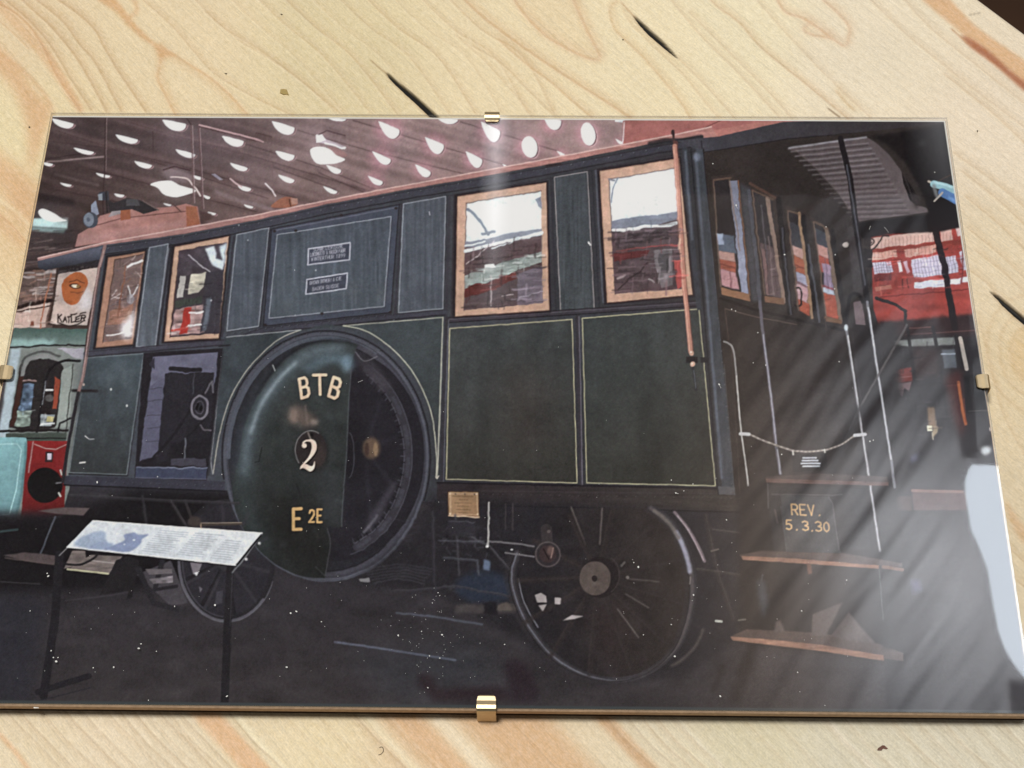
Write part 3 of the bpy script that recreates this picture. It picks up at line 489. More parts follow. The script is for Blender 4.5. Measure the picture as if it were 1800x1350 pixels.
    L(ellp(573, 803, 178, 217), 5, (78, 80, 94)); L(ellp(573, 803, 183, 222, 0, 170, 380), 3, (40, 38, 46))
    E(573, 803, 172, 211, (42, 42, 50), rid=hw); L(ellp(572, 803, 171, 209, 0, 180, 300), 7, (84, 90, 106), a=.9); L(ellp(573, 803, 168, 206, 0, -70, 100), 8, (70, 69, 82)); L(ellp(573, 803, 163, 200, 0, -75, 100), 2, (36, 34, 42)); L(ellp(575, 803, 176, 214, 0, -60, 120), 2, (98, 100, 116), a=.6)
    E(596, 800, 150, 186, (38, 36, 44)); L(ellp(578, 800, 140, 172, 0, -62, 70), 13, (58, 56, 66), a=.9); L(ellp(578, 800, 132, 164, 0, -60, 70), 2, (88, 86, 100), a=.8); L(ellp(578, 800, 146, 180, 0, -62, 75), 1.8, (84, 84, 98), a=.7)
    for k in range(34):
        a = math.radians(-58 + k * 3.9); c, s_ = math.cos(a), math.sin(a)
        L([(578 + 126 * c, 800 + 156 * s_), (578 + 133 * c, 800 + 164 * s_)], 2.2, (72, 72, 84) if k % 2 else (26, 25, 31), a=.8)
    for k in range(7):
        a0 = -55 + k * 19; L(ellp(578, 800, 139, 171, 0, a0, a0 + 10), 7, (74, 74, 88), a=.6, bl=1)
    for a in (-40, -12, 20, 52): L([(640, 790), (578 + 120 * math.cos(math.radians(a)), 800 + 150 * math.sin(math.radians(a)))], 5, (54, 52, 64), a=.5, bl=2)
    P([(690, 850), (700, 846), (668, 910), (640, 940), (650, 905)], (86, 82, 98), a=.6, bl=3); L([(662, 905), (640, 935)], 4, (112, 110, 124), a=.7, bl=1); P([(620, 615), (660, 640), (690, 680), (670, 690), (630, 640)], (66, 62, 72), a=.7, bl=3); L(spl([(624, 618), (640, 634), (662, 626)]), 2, (120, 116, 128), a=.7)
    E(620, 790, 30, 60, (32, 30, 36), a=.8, bl=6); E(653, 788, 15, 19, (104, 82, 68), bl=2); E(660, 790, 4, 12, (150, 120, 92), bl=1); E(645, 790, 4, 12, (70, 52, 46), bl=1); L(ellp(612, 800, 10, 40, 0, -80, 80), 1.6, (84, 84, 96), a=.7)
    cov = cv.region('printed_wheel_cover')
    cpts = spl([(629, 606), (616, 602), (595, 600), (576, 600), (545, 606), (511, 624), (483, 651), (455, 692), (430, 747), (420, 805), (409, 850), (415, 901), (438, 945), (475, 985), (526, 1012), (571, 1016)], 6)
    cpts = np.vstack([cpts, spl([(571, 1016), (580, 956), (575, 926), (600, 925), (602, 881), (608, 807), (613, 697), (617, 644), (629, 606)], 5)])
    P(np.vstack([cpts]), (55, 61, 63), rid=cov, g=((38, 41, 42), (500, 640), (540, 960)), tex=(.05, 16, 22, 71))
    arc = spl([(600, 612), (560, 616), (520, 636), (488, 668), (456, 715), (436, 770), (428, 830)])
    L(arc, 30, (84, 102, 116), a=.45, bl=11); L(arc, 8, (146, 170, 190), a=.5, bl=5); L(spl([(520, 636), (488, 668), (458, 712), (440, 760)]), 4, (200, 222, 236), a=.55, bl=2.5); L(spl([(617, 640), (600, 632), (570, 632), (540, 648)]), 14, (104, 132, 154), a=.6, bl=5); P([(600, 628), (618, 622), (616, 650), (604, 655)], (128, 160, 186), a=.7, bl=4)
    L(spl([(432, 830), (428, 870), (440, 915), (470, 960)]), 22, (70, 86, 92), a=.45, bl=10)
    L(spl([(629, 606), (595, 598), (545, 603), (508, 622), (480, 650), (450, 694)]), 5, (26, 26, 30), a=.7, bl=2)
    P([(470, 870), (570, 880), (572, 926), (580, 956), (571, 1010), (520, 1005), (480, 960)], (34, 34, 34), a=.75, bl=10); P([(560, 820), (602, 830), (600, 925), (574, 925), (560, 900)], (58, 62, 68), a=.5, bl=7)
    L([(617, 645), (613, 697), (608, 807), (602, 881), (600, 925)], 2, (86, 92, 98), a=.7); L(spl([(574, 928), (580, 956), (571, 1012)]), 1.6, (80, 80, 86), a=.8); L([(554, 996), (571, 1012)], 1.6, (70, 72, 74), a=.7)
    P(spl([(505, 735), (512, 716), (525, 712), (538, 722), (556, 735), (552, 750), (535, 752), (520, 748)], 4, True), (112, 92, 84), a=.75, bl=5); E(516, 730, 7, 14, (150, 126, 116), a=.7, bl=3); E(552, 742, 8, 5, (158, 140, 132), a=.7, bl=2.5); L([(536, 712), (540, 745)], 2.5, (140, 120, 112), a=.6, bl=1.5)
    for k in range(50):
        x, y = rng.uniform(440, 600), rng.uniform(640, 960)
        E(x, y, rng.uniform(1, 6), rng.uniform(1, 9), rng.choice([(84, 96, 104), (38, 40, 42), (78, 76, 70)]), a=.18, bl=2)
    L([(460, 786), (455, 810)], 2, (32, 34, 38)); L([(448, 812), (456, 810)], 2, (34, 36, 40)); L([(520, 850), (530, 876)], 2, (30, 30, 32), a=.5); L([(483, 651), (479, 641)], 1.4, (210, 215, 220))
    cream = (232, 200, 168)
    def glyph(g, o, ux, uy, wd, c=cream):
        T(g, (o[0] + 1.6, o[1] + 1.8), ux, uy, wd, (30, 28, 28), a=.55); T(g, o, ux, uy, wd, c, rid=cov)
    glyph('B', (530, 699), (13.5, -3.5), (-5, -33), 5.2); glyph('T', (551, 693), (22, -.5), (-.5, -34), 5.2); glyph('B', (577, 695.5), (14, 5.5), (9, -33), 5.4)
    gold = (214, 168, 104)
    glyph('E', (515, 930), (13.5, -.5), (0.4, -36), 5.6, gold); glyph('2', (543, 917), (8.5, 0), (1, -21), 3.6, gold); glyph('E', (557, 917.5), (7.6, 0), (.4, -22.5), 3.7, gold)
    nid = cv.region('printed_number_roundel')
    E(549, 795, 29, 36, (30, 28, 30), a=.6, bl=3); E(546, 791, 28, 35, (46, 40, 42), rid=nid); L(ellp(546, 791, 27.5, 34.5, 0, 140, 300), 1.6, (150, 150, 152), a=.8); E(560, 800, 12, 22, (70, 58, 56), a=.6, bl=4); L([(541, 760), (546, 772)], 3, (140, 128, 122), a=.8); E(548, 764, 3, 3, (24, 22, 24))
    for off, c in (((1.6, 2), (22, 18, 20)), ((0, 0), (240, 212, 194))):
        ox, oy = off
        sh = lambda pts: [(x + ox, y + oy) for x, y in pts]
        L(spl(sh([(534.5, 783), (533, 778), (538, 774), (545, 774.5)])), 3.4, c); E(535 + ox, 783.5 + oy, 4.2, 4.4, c)
        P(spl(sh([(541, 773), (549, 772), (555, 777), (557, 786), (553, 797), (544, 808), (534, 818), (528, 824), (529, 819), (540, 806), (546, 795), (548, 785), (546, 777)]), 4, True), c)
        P(spl(sh([(527, 825), (532, 818), (538, 816), (545, 819), (550, 818), (553, 810), (554, 818), (551, 826), (545, 829), (538, 825), (532, 823)]), 4, True), c)
    # ---- sill and undergear
    P([(768, 850), (1293, 858), (1297, 898), (820, 886), (768, 880)], (50, 43, 48), g=((58, 52, 50), (800, 860), (1250, 880)), tex=(.05, 30, 4, 72)); L([(768, 848), (1292, 859)], 3, (34, 30, 36)); L([(790, 862), (1290, 868)], 2, (66, 58, 62), a=.6); L([(820, 887), (1297, 900)], 3, (28, 25, 28))
    L([(1258, 480), (1272, 640), (1290, 868)], 5, (76, 80, 88), a=.9); L([(1247, 560), (1262, 740), (1276, 868)], 2, (104, 106, 118), a=.8)
    P([(1222, 260), (1236, 262), (1258, 490), (1274, 640), (1292, 868), (1270, 868), (1256, 700), (1242, 520)], (66, 72, 82), a=.8, tex=(.04, 4, 60, 73)); L([(1203, 262), (1216, 420), (1228, 540)], 9, (56, 60, 70)); L([(1204, 266), (1216, 420)], 4, (98, 106, 122), a=.8, bl=1); L([(1222, 270), (1234, 420), (1244, 540), (1268, 840)], 5, (98, 106, 124), a=.7, bl=1); E(1225, 276, 6, 7, (140, 152, 180), a=.7, bl=2); L([(1214, 262), (1232, 480), (1262, 868)], 2.4, (36, 36, 42), a=.9); L([(1236, 262), (1258, 490), (1292, 868)], 2.4, (32, 28, 30), a=.9); P([(1262, 855), (1292, 856), (1293, 870), (1264, 869)], (84, 84, 90))
    P([(756, 870), (1320, 905), (1330, 1110), (1210, 1180), (1060, 1205), (900, 1120), (760, 1040), (620, 1025), (740, 930)], (38, 36, 42), bl=6, a=.85)
    pq = cv.region('printed_plate')
    P([(786, 863), (842, 863), (843, 910), (787, 908)], (64, 46, 40)); P([(788, 865), (840.5, 865), (841.5, 908), (789, 906)], (172, 134, 98), rid=pq, g=((150, 112, 78), (790, 865), (840, 908))); L([(791, 868), (838, 868), (839, 904), (792, 903), (791, 868)], 1.2, (210, 178, 142), a=.8); L([(788, 906), (841, 909)], 2.4, (210, 178, 146))
    for k, (a0, a1) in enumerate(((.12, .85), (.35, .65), (.2, .8), (.3, .7), (.25, .75), (.35, .66))): L([(789 + 50 * a0, 872 + k * 5.8), (789 + 50 * a1, 872.5 + k * 5.8)], 1.6, (122, 90, 62), a=.8)
    for x, y in ((791, 868), (838, 868), (839, 904), (791, 903)): E(x, y, 1.8, 1.8, (226, 200, 170))
    # front: shapes under the frame
    P(spl([(800, 1030), (820, 1010), (850, 1004), (890, 1012), (900, 1040), (880, 1058), (820, 1056)], 4, True), (42, 50, 68), bl=4); P([(800, 1063), (905, 1062), (906, 1078), (800, 1078)], (74, 68, 70), bl=2); P([(850, 1060), (872, 1056), (876, 1080), (852, 1080)], (32, 30, 36), bl=1.5); P([(876, 1062), (888, 1058), (906, 1064), (908, 1074), (874, 1072)], (92, 82, 78), bl=1)
    L([(696, 1077), (760, 1083), (847, 1097)], 3.4, (84, 88, 104), a=.9, bl=.8); L([(588, 1128), (660, 1138), (800, 1160)], 3.6, (96, 100, 120), bl=.7); P([(630, 1018), (648, 1016), (650, 1024), (634, 1023)], (128, 126, 132)); P([(850, 984), (862, 986), (860, 1004), (850, 1002)], (100, 118, 150), bl=1.5)
    for k in range(40):
        x, y = rng.uniform(780, 870), rng.uniform(915, 975); L([(x, y), (x + rng.uniform(-14, 14), y + rng.uniform(-8, 12))], rng.uniform(1, 3), rng.choice([(66, 66, 78), (26, 25, 30), (84, 84, 96)]), a=.5, bl=.8)
    P([(600, 1150), (850, 1120), (900, 1230), (700, 1240)], (54, 62, 74), a=.35, bl=24); P([(733, 1185), (760, 1186), (768, 1210), (880, 1206), (900, 1232), (760, 1232), (750, 1216), (735, 1206)], (44, 30, 36), a=.7, bl=5); P(spl([(888, 1165), (915, 1160), (935, 1185), (945, 1228), (900, 1232), (892, 1195)], 4, True), (42, 31, 40), a=.75, bl=5)
    # ---- right wheel
    wr = cv.region('printed_wheel')
    rim = spl([(908, 972), (899, 1005), (902, 1035), (914, 1072), (935, 1110), (968, 1150), (1010, 1178), (1050, 1192), (1084, 1195), (1125, 1187), (1160, 1167), (1190, 1135), (1208, 1090), (1216, 1040), (1212, 995), (1198, 952), (1175, 916), (1143, 893)], 8)
    P(np.vstack([rim, [(960, 893)]]), (40, 37, 42), rid=wr, g=((50, 43, 42), (930, 1050), (1180, 1050)), tex=(.06, 20, 20, 81))
    P([(1030, 1060), (1110, 1050), (1110, 1180), (1050, 1150)], (54, 42, 42), a=.6, bl=20)  # warm veil mirrored by the glass, partly put into the wheel colour
    L(rim, 10, (64, 60, 66), rid=wr); L(rim[:70], 2.5, (120, 122, 138), a=.75); L(rim[70:], 4, (88, 80, 82), a=.8, bl=.8); L(rim - (4.5, -3), 1.6, (26, 24, 28), a=.8); L(spl([(906, 1020), (916, 1062), (940, 1105)]) + (5, -3), 1.8, (150, 150, 165), a=.8); L(spl([(1188, 935), (1203, 968), (1212, 1004)]), 8, (160, 160, 184), bl=1.5, a=.95); L(spl([(1150, 898), (1175, 920), (1192, 945)]), 7, (112, 104, 100), a=.8, bl=1)
    L(spl([(1185, 900), (1204, 922), (1224, 955), (1238, 986)]), 5, (128, 112, 120), bl=.8); L(spl([(1190, 906), (1212, 936), (1236, 984)]), 1.4, (190, 170, 182)); L(spl([(1236, 1106), (1222, 1135), (1200, 1158), (1180, 1170)]), 5, (84, 76, 74), bl=1.2, a=.8)
    for a, b, wd, al in (((1003.5, 891), (1028, 956), 2.6, .9), ((1058, 893), (1054, 956), 2.6, .9), ((1100, 1044), (1140, 1068), 2.4, .7), ((1085, 1070), (1122, 1120), 2.4, .8), ((1103, 1017), (1158, 1022), 2.6, .6), ((888, 885), (889, 930), 1.5, .5), ((901, 885), (901, 932), 1.6, .6)): L([a, b], wd, (104, 94, 92), a=al, bl=.6)
    # rivets and screw heads along the mouldings, grime runs
    def rivets(pts, n, c=(120, 122, 134), r=1.1):
        q = spl(pts, 40); d = np.r_[0, np.cumsum(np.hypot(*np.diff(q, axis=0).T))]
        for t in np.linspace(0, d[-1], n):
            x, y = np.interp(t, d, q[:, 0]), np.interp(t, d, q[:, 1]); E(x + .8, y + .9, r, r, (26, 25, 28), a=.7); E(x, y, r, r, c, a=.75)
    rivets([(190, 437), (450, 393), (727, 337), (976, 294), (1180, 256)], 46); rivets([(800, 868), (1050, 872), (1285, 876)], 30, (90, 82, 84)); rivets([(124, 845), (390, 854)], 18, (96, 96, 110))
    rivets([(1262, 560), (1276, 700), (1286, 850)], 16, (110, 112, 120)); rivets([(398, 588), (462, 578), (690, 553)], 22, (100, 102, 114)); rivets(ellp(573, 803, 180.5, 219.5, 0, 195, 345), 24, (92, 94, 106))
    for k in range(70):
        x, y = rng.choice([(rng.uniform(800, 1005), rng.uniform(590, 830)), (rng.uniform(1035, 1235), rng.uniform(580, 830)), (rng.uniform(130, 240), rng.uniform(640, 820)), (rng.uniform(480, 690), rng.uniform(400, 560)), (rng.uniform(640, 770), rng.uniform(565, 640))])
        if k % 3: L([(x, y), (x + rng.uniform(-1, 1), y + rng.uniform(6, 40))], rng.uniform(.8, 3), rng.choice([(110, 114, 116), (42, 44, 46)]), a=rng.uniform(.08, .22), bl=1)
        else: E(x, y, rng.uniform(2, 14), rng.uniform(2, 18), rng.choice([(96, 92, 88), (46, 48, 50)]), a=.14, bl=4)
    # undergear: axle boxes, springs, brake rods, hangers
    for k in range(6): L(spl([(640 + k * 3, 1000 + k * 5), (700, 992 + k * 5), (760 - k * 3, 1000 + k * 5)]), 2.4, (62 + k * 3, 62 + k * 3, 72 + k * 3), a=.5, bl=.7)
    for p, wd, c in (([(760, 900), (764, 1040)], 7, (48, 46, 54)), ([(800, 905), (806, 1010)], 4, (64, 62, 70)), ([(690, 1040), (800, 1030), (895, 1048)], 4, (58, 56, 64)), ([(820, 940), (860, 960), (895, 1000)], 3, (78, 76, 84)), ([(770, 950), (850, 952)], 3, (76, 76, 88)), ([(780, 980), (838, 985), (842, 1010)], 4, (70, 72, 84)), ([(1240, 905), (1262, 1010), (1290, 1090)], 9, (52, 46, 48)), ([(1225, 1000), (1300, 1010)], 5, (60, 54, 54)), ([(1252, 930), (1330, 940)], 3, (66, 60, 60)), ([(120, 870), (300, 880), (420, 884)], 5, (52, 50, 56)), ([(250, 872), (262, 960)], 6, (48, 46, 52)), ([(300, 880), (330, 930), (336, 985)], 5, (58, 54, 58))):
        L(p, wd, c, a=.75, bl=1); L([(x, y - wd * .3) for x, y in p], 1.1, tuple(v + 34 for v in c), a=.5, bl=.5)
    P([(786, 914), (836, 916), (834, 944), (790, 942)], (46, 44, 52), bl=1); L([(788, 916), (834, 918)], 1.4, (84, 84, 94), a=.7)
    for k in range(90):
        x, y = rng.uniform(640, 900), rng.uniform(900, 1080); L([(x, y), (x + rng.uniform(-22, 22), y + rng.uniform(-10, 16))], rng.uniform(.8, 3), rng.choice([(70, 70, 80), (28, 27, 31), (60, 58, 62), (84, 82, 90)]), a=.22, bl=1)
    for k in range(90):
        x, y = rng.uniform(1225, 1560), rng.uniform(905, 1130); L([(x, y), (x + rng.uniform(-18, 18), y + rng.uniform(-14, 20))], rng.uniform(.8, 3.5), rng.choice([(74, 66, 64), (24, 22, 22), (58, 50, 48)]), a=.25, bl=1)
    # spokes and tread of the right wheel
    for k in range(12):
        a = math.radians(k * 30 + 8); c_, s_ = math.cos(a), math.sin(a)
        L([(1052 + 34 * c_, 1020 + 36 * s_), (1056 + 146 * c_, 1040 + 146 * s_)], 9, (50, 43, 44), a=.8, bl=1.2); L([(1049 + 34 * c_, 1020 + 36 * s_), (1053 + 146 * c_, 1040 + 146 * s_)], 1.6, (78, 70, 68), a=.28, bl=.9)
    L(rim + (7, -2), 3, (52, 50, 56), a=.8); L(rim + (-9, 2), 7, (54, 50, 54), a=.55, bl=1.5)
    for k in range(10):
        a = math.radians(k * 36 + 12); L([(398, 985), (398 + 76 * math.cos(a), 985 + 96 * math.sin(a))], 5, (60, 58, 66), a=.6, bl=1)
    L(ellp(398, 985, 86, 108, 0, 20, 175), 2, (110, 108, 120), a=.6); E(398, 985, 16, 20, (56, 54, 60), bl=1)
    E(1054, 1015, 34, 36, (40, 34, 36)); E(1046, 1016.5, 27.5, 30, (92, 80, 76), tex=(.04, 8, 8, 82)); E(1045, 1017, 5, 5.5, (40, 33, 34)); L(ellp(1060, 1010, 28, 34, 0, -60, 60), 1.8, (80, 70, 70), a=.6)
    L([(960, 930), (962, 955)], 20, (58, 52, 54)); E(964, 976, 22, 22, (50, 44, 48)); L(ellp(962.5, 974, 21.5, 21.5), 2.6, (94, 84, 86), a=.8); E(963, 974, 15, 15, (62, 48, 50)); E(968, 968, 6, 8, (104, 80, 76), bl=1.5); L([(972, 963), (968, 980)], 2, (165, 130, 122), a=.8); E(965, 934, 3, 3, (98, 88, 88)); L([(955, 965), (964, 982)], 2.4, (38, 28, 30))
    L([(860, 951), (915, 956), (938, 960)], 3.2, (108, 104, 110)); L([(890, 972), (908, 974), (938, 978)], 3, (112, 108, 114)); L([(859, 883), (857.4, 958)], 3, (176, 174, 172)); E(857, 961, 2.4, 2.4, (225, 225, 225)); E(900, 966, 2, 1.6, (205, 205, 210))
    for p in ([(940, 1046), (950, 1042), (960, 1048), (961, 1059), (944, 1059)], [(946, 1064), (961, 1062), (954, 1075)], [(975, 1050), (986, 1051), (985, 1062), (975, 1062)], [(989, 1091), (1005, 1081), (1026, 1083), (1010, 1088)]): P(p, (172, 162, 164), bl=.5)
    L([(1097, 988), (1092, 994)], 4, (92, 86, 84)); E(1103, 1015, 3, 3, (120, 112, 110))
    # ---- end platform (right)
    plat = cv.region('printed_platform')
    P([(1238, 268), (1384, 245), (1480, 236), (1664, 216), (1690, 395), (1645, 406), (1530, 412), (1536, 560), (1560, 600), (1575, 860), (1500, 870), (1345, 850), (1293, 868), (1258, 490)], (50, 43, 42), rid=plat, tex=(.05, 30, 30, 91))
    P([(1292, 866), (1345, 845), (1575, 858), (1600, 1000), (1580, 1165), (1300, 1130), (1297, 900)], (36, 31, 32), bl=5)
    P([(1500, 560), (1575, 570), (1600, 860), (1520, 870)], (40, 35, 37), bl=4)
    cr = cv.region('printed_canopy')
    q = spl([(1384, 262), (1400, 266), (1414, 278), (1432, 294), (1452, 316), (1475, 342), (1491, 367)], 5)
    P(np.vstack([q, [(1505, 374), (1510, 389), (1631, 373), (1630, 366), (1610, 360), (1604, 351)], spl([(1604, 351), (1591, 314), (1571, 283), (1551, 261), (1535, 248), (1524, 242)], 4), [(1475, 246)]]), (88, 77, 80), rid=cr, g=((104, 92, 96), (1440, 250), (1560, 380)))
    for k in range(15):
        y = 266 + k * 8.2; x0 = 1390 + k * 7.6; x1 = min(1526 + k * 5.5, 1604)
        if x1 > x0: L([(x0, y), (x1, y - 15 * (1 - k / 18))], 2.4, (146, 138, 146), a=.6 if k < 6 else .32, bl=.7); L([(x0, y + 4), (x1, y - 11 + k)], 2, (44, 36, 40), a=.45, bl=.8)
    L([(1386, 260), (1475, 247), (1522, 241)], 3.4, (150, 146, 156), a=.9, bl=.6); P([(1584, 300), (1604, 330), (1616, 350), (1612, 362), (1600, 352), (1588, 322)], (30, 26, 28)); E(1610, 352, 6, 14, (64, 52, 52), a=.7, bl=2)
    P([(1500, 392), (1690, 370), (1690, 400), (1640, 408), (1560, 412), (1518, 420), (1500, 405)], (28, 24, 26), bl=1); P([(1530, 240), (1664, 218), (1690, 395), (1636, 380), (1622, 340), (1592, 285), (1560, 255)], (28, 24, 26), bl=2.5)
    E(1680, 262, 10, 8, (60, 92, 100), a=.8, bl=5); E(1622, 252, 8, 4, (60, 60, 62), a=.8, bl=3)
    wire_reflection = cv.region('cable_reflection')  # cables mirrored in the glass, painted into the print
    L([(1632, 318), (1640, 322)], 4, (186, 172, 158)); L([(1641, 323), (1662, 328), (1700, 342)], 13, (142, 186, 196), rid=wire_reflection); L([(1642, 320), (1662, 325), (1700, 338)], 3, (190, 218, 224), a=.8, bl=1); L([(1656, 338), (1668, 344), (1700, 362)], 15, (74, 122, 188), rid=wire_reflection); L([(1668, 347), (1690, 358)], 4, (130, 175, 225), a=.8, bl=1.5); L([(1642, 353), (1656, 338)], 3.4, (186, 176, 168)); L([(1641, 326), (1646, 344)], 6, (128, 132, 134), a=.8, bl=1); L([(1648, 318), (1668, 308), (1690, 300)], 1.6, (96, 56, 40), a=.7)
    # end wall windows in steep perspective
    def endwin(frame, glass, items):
        w = cv.region('printed_window'); P(frame, (58, 48, 46), rid=w); P(glass, (46, 41, 44), rid=w); m = quadmap(glass)
        for (u0, v0, u1, v1, c) in items: P([m(u0, v0), m(u1, v0), m(u1, v1), m(u0, v1)], c, a=.9, bl=.6)
        return m
    endwin([(1250, 310), (1290, 306), (1320, 528), (1266, 516)], [(1254, 318), (1282, 316), (1313, 515), (1266, 503)],
           [(0, .5, .8, .66, (92, 104, 124)), (0, .49, .3, .6, (165, 180, 205)), (.05, .66, .7, .74, (196, 150, 140)), (.05, .74, .7, .84, (176, 88, 68)), (.05, .84, .7, .99, (205, 150, 158)), (.05, .79, .7, .8, (110, 50, 44)), (.4, .84, .45, .99, (120, 70, 80))])
    P([(1282, 318), (1296, 317), (1316, 517), (1303, 514)], (150, 156, 184), g=((120, 124, 146), (1305, 500), (1290, 330))); L([(1297, 317), (1318, 518)], 2.4, (128, 84, 60)); P([(1267, 505), (1317, 517), (1319, 530), (1269, 518)], (150, 104, 76))
    P([(1300, 322), (1318, 330), (1334, 530), (1322, 530)], (76, 78, 88), a=.7, bl=2)
    endwin([(1318, 325), (1365, 346), (1380, 535), (1342, 528)], [(1322, 335), (1358, 352), (1374, 524), (1344, 516)],
           [(0, 0, 1, .5, (54, 50, 54)), (.1, .5, 1, 1, (104, 84, 86)), (.3, .5, .36, 1, (66, 50, 54)), (.55, .4, .62, 1, (126, 106, 110)), (.75, .3, .8, 1, (84, 66, 70)), (.35, .1, .42, .7, (92, 86, 94)), (.12, .56, .3, 1, (128, 96, 96))])
    L([(1348, 348), (1378, 530)], 6, (140, 116, 104)); L([(1352, 350), (1380, 532)], 1.6, (150, 120, 108)); P([(1343, 520), (1378, 524), (1379, 536), (1345, 531)], (122, 86, 66)); L([(1318, 322), (1364, 348)], 5, (104, 70, 58), a=.6)
    L([(1368, 350), (1388, 548)], 10, (32, 28, 30)); L([(1374, 400), (1390, 552)], 3.5, (82, 82, 94), a=.7)
    endwin([(1380, 360), (1416, 372), (1432, 562), (1402, 552)], [(1384, 372), (1406, 378), (1424, 556), (1404, 545)],
           [(0, .1, 1, .4, (62, 62, 70)), (.1, .34, 1, .44, (205, 160, 150)), (.1, .44, 1, .6, (184, 94, 66)), (.1, .6, 1, .72, (172, 172, 200)), (.1, .72, 1, .88, (210, 165, 175)), (.1, .88, 1, 1, (196, 90, 66)), (0, .7, 1, .72, (110, 70, 80)), (0, .52, 1, .54, (120, 56, 44))])
    L([(1404, 374), (1427, 558)], 4.8, (152, 120, 92)); L([(1412, 380), (1434, 562)], 8, (34, 29, 31)); L([(1420, 430), (1440, 565)], 4, (84, 86, 98), a=.8); L(spl([(1400, 507), (1406, 506), (1409, 516), (1409, 532), (1404, 538), (1398, 536)]), 2.6, (24, 20, 22))
    endwin([(1424, 380), (1462, 402), (1482, 568), (1448, 560)], [(1430, 392), (1454, 402), (1476, 562), (1452, 556)],
           [(0, .05, .9, .38, (66, 70, 82)), (.05, .22, .8, .34, (205, 150, 140)), (.05, .34, .8, .52, (186, 78, 62)), (.2, .42, .9, .68, (160, 140, 172)), (.05, .68, .9, .74, (196, 206, 225)), (.05, .74, .95, 1, (196, 84, 60)), (0, .66, .9, .68, (150, 60, 70)), (.5, .34, .54, .66, (90, 66, 90))])
    L([(1452, 400), (1478, 564)], 6, (120, 100, 88)); P([(1449, 556), (1480, 563), (1480, 570), (1450, 565)], (116, 82, 60)); L([(1462, 405), (1486, 570)], 8, (36, 31, 32))
    P([(1488, 395), (1510, 400), (1520, 520), (1500, 510)], (64, 58, 60), bl=1.5); E(1486, 430, 6, 5, (190, 180, 176), bl=1); L(ellp(1486, 430, 6, 6, 0, 0, 270), 1.6, (40, 34, 34)); P([(1500, 532), (1515, 528), (1522, 572), (1504, 570)], (116, 98, 104)); L(spl([(1486, 578), (1490, 540), (1496, 518), (1508, 517), (1516, 530)]), 6, (28, 24, 26)); P([(1518, 436), (1534, 440), (1534, 470), (1520, 470)], (30, 26, 28))
    L([(1274, 542), (1330, 557), (1400, 570)], 1.6, (110, 88, 82), a=.8); L([(1274, 542), (1280, 598)], 1.5, (88, 68, 64), a=.8); L([(1266, 524), (1330, 545), (1480, 580)], 5, (30, 25, 26), a=.7); L([(1450, 560), (1453, 592)], 2, (60, 50, 50)); L([(1285, 605), (1300, 866)], 2, (66, 54, 52), a=.7); L([(1291, 868), (1272, 640)], 1.5, (88, 90, 96), a=.7)
    # pale edges of the end windows and of the canopy
    for p in ([(1254, 318), (1266, 503)], [(1322, 335), (1344, 516)], [(1384, 372), (1404, 545)], [(1430, 392), (1452, 556)], [(1282, 316), (1300, 440)]): L(p, 2.2, (134, 106, 90), a=.75, bl=.5)
    for p in ([(1254, 316), (1284, 312)], [(1322, 334), (1358, 350)], [(1384, 370), (1406, 376)], [(1430, 390), (1454, 400)]): L(p, 3, (116, 88, 74), a=.7, bl=.6)
    L(q, 2, (96, 84, 84), a=.6, bl=.7); L(spl([(1524, 242), (1551, 261), (1571, 283), (1591, 314), (1604, 351)]), 1.8, (84, 72, 74), a=.6, bl=.8)
    # scrolls
    L(spl([(1520, 446), (1536, 436), (1546, 424), (1550, 415), (1562, 414)]), 2.4, (30, 24, 26)); L(ellp(1527, 425, 8, 6.5, 0, -60, 250), 2, (34, 26, 28)); L(ellp(1528, 425, 3.5, 3, 0, 0, 300), 1.5, (34, 26, 28)); L(spl([(1254, 276), (1266, 272), (1270, 286), (1260, 296), (1250, 290)]), 2, (60, 50, 48), a=.7); L(spl([(1266, 300), (1280, 290), (1286, 270)]), 2, (58, 48, 46), a=.7)
    # poles and rails
    pp = cv.region('printed_pole')
    L([(1316, 335), (1331, 470), (1336, 540)], 6, (84, 86, 98), a=.8); L([(1335, 530), (1341, 588), (1356, 705), (1364, 785), (1371.6, 832)], 5.4, (98, 94, 106), rid=pp); L([(1341, 588), (1356, 705), (1364, 780)], 1.8, (190, 188, 205), a=.85); L([(1366, 790), (1371.6, 832)], 2, (170, 170, 182))
    L(spl([(1272, 600), (1280, 603), (1288, 613), (1293, 650), (1301, 747), (1308, 800), (1315, 853)]), 3, (150, 146, 146), rid=pp); L([(1294, 660), (1301, 747), (1315, 850)], 1.4, (222, 218, 215))
    L([(1477, 243), (1494, 314), (1506, 410), (1517, 477), (1524, 530)], 10, (32, 28, 32), rid=pp); L([(1488, 290), (1506, 400), (1520, 500)], 3, (86, 86, 98), a=.8); L([(1524, 530), (1543, 657), (1566, 807), (1572, 856)], 4.6, (120, 120, 130), rid=pp); L([(1526, 540), (1543, 657), (1566, 807)], 2, (218, 220, 230), a=.9)
    L([(1487, 575), (1513, 747), (1523, 810), (1546, 968)], 4.6, (116, 114, 122), rid=pp); L([(1490, 590), (1513, 745), (1546, 966)], 2, (222, 222, 230), a=.85); E(1487.5, 576, 3.5, 6, (190, 200, 215), bl=.6); L([(1498, 590), (1524, 790)], 3, (52, 46, 50), a=.8)
    L([(1643, 402), (1659, 465), (1678, 575)], 12, (34, 27, 30), rid=pp)
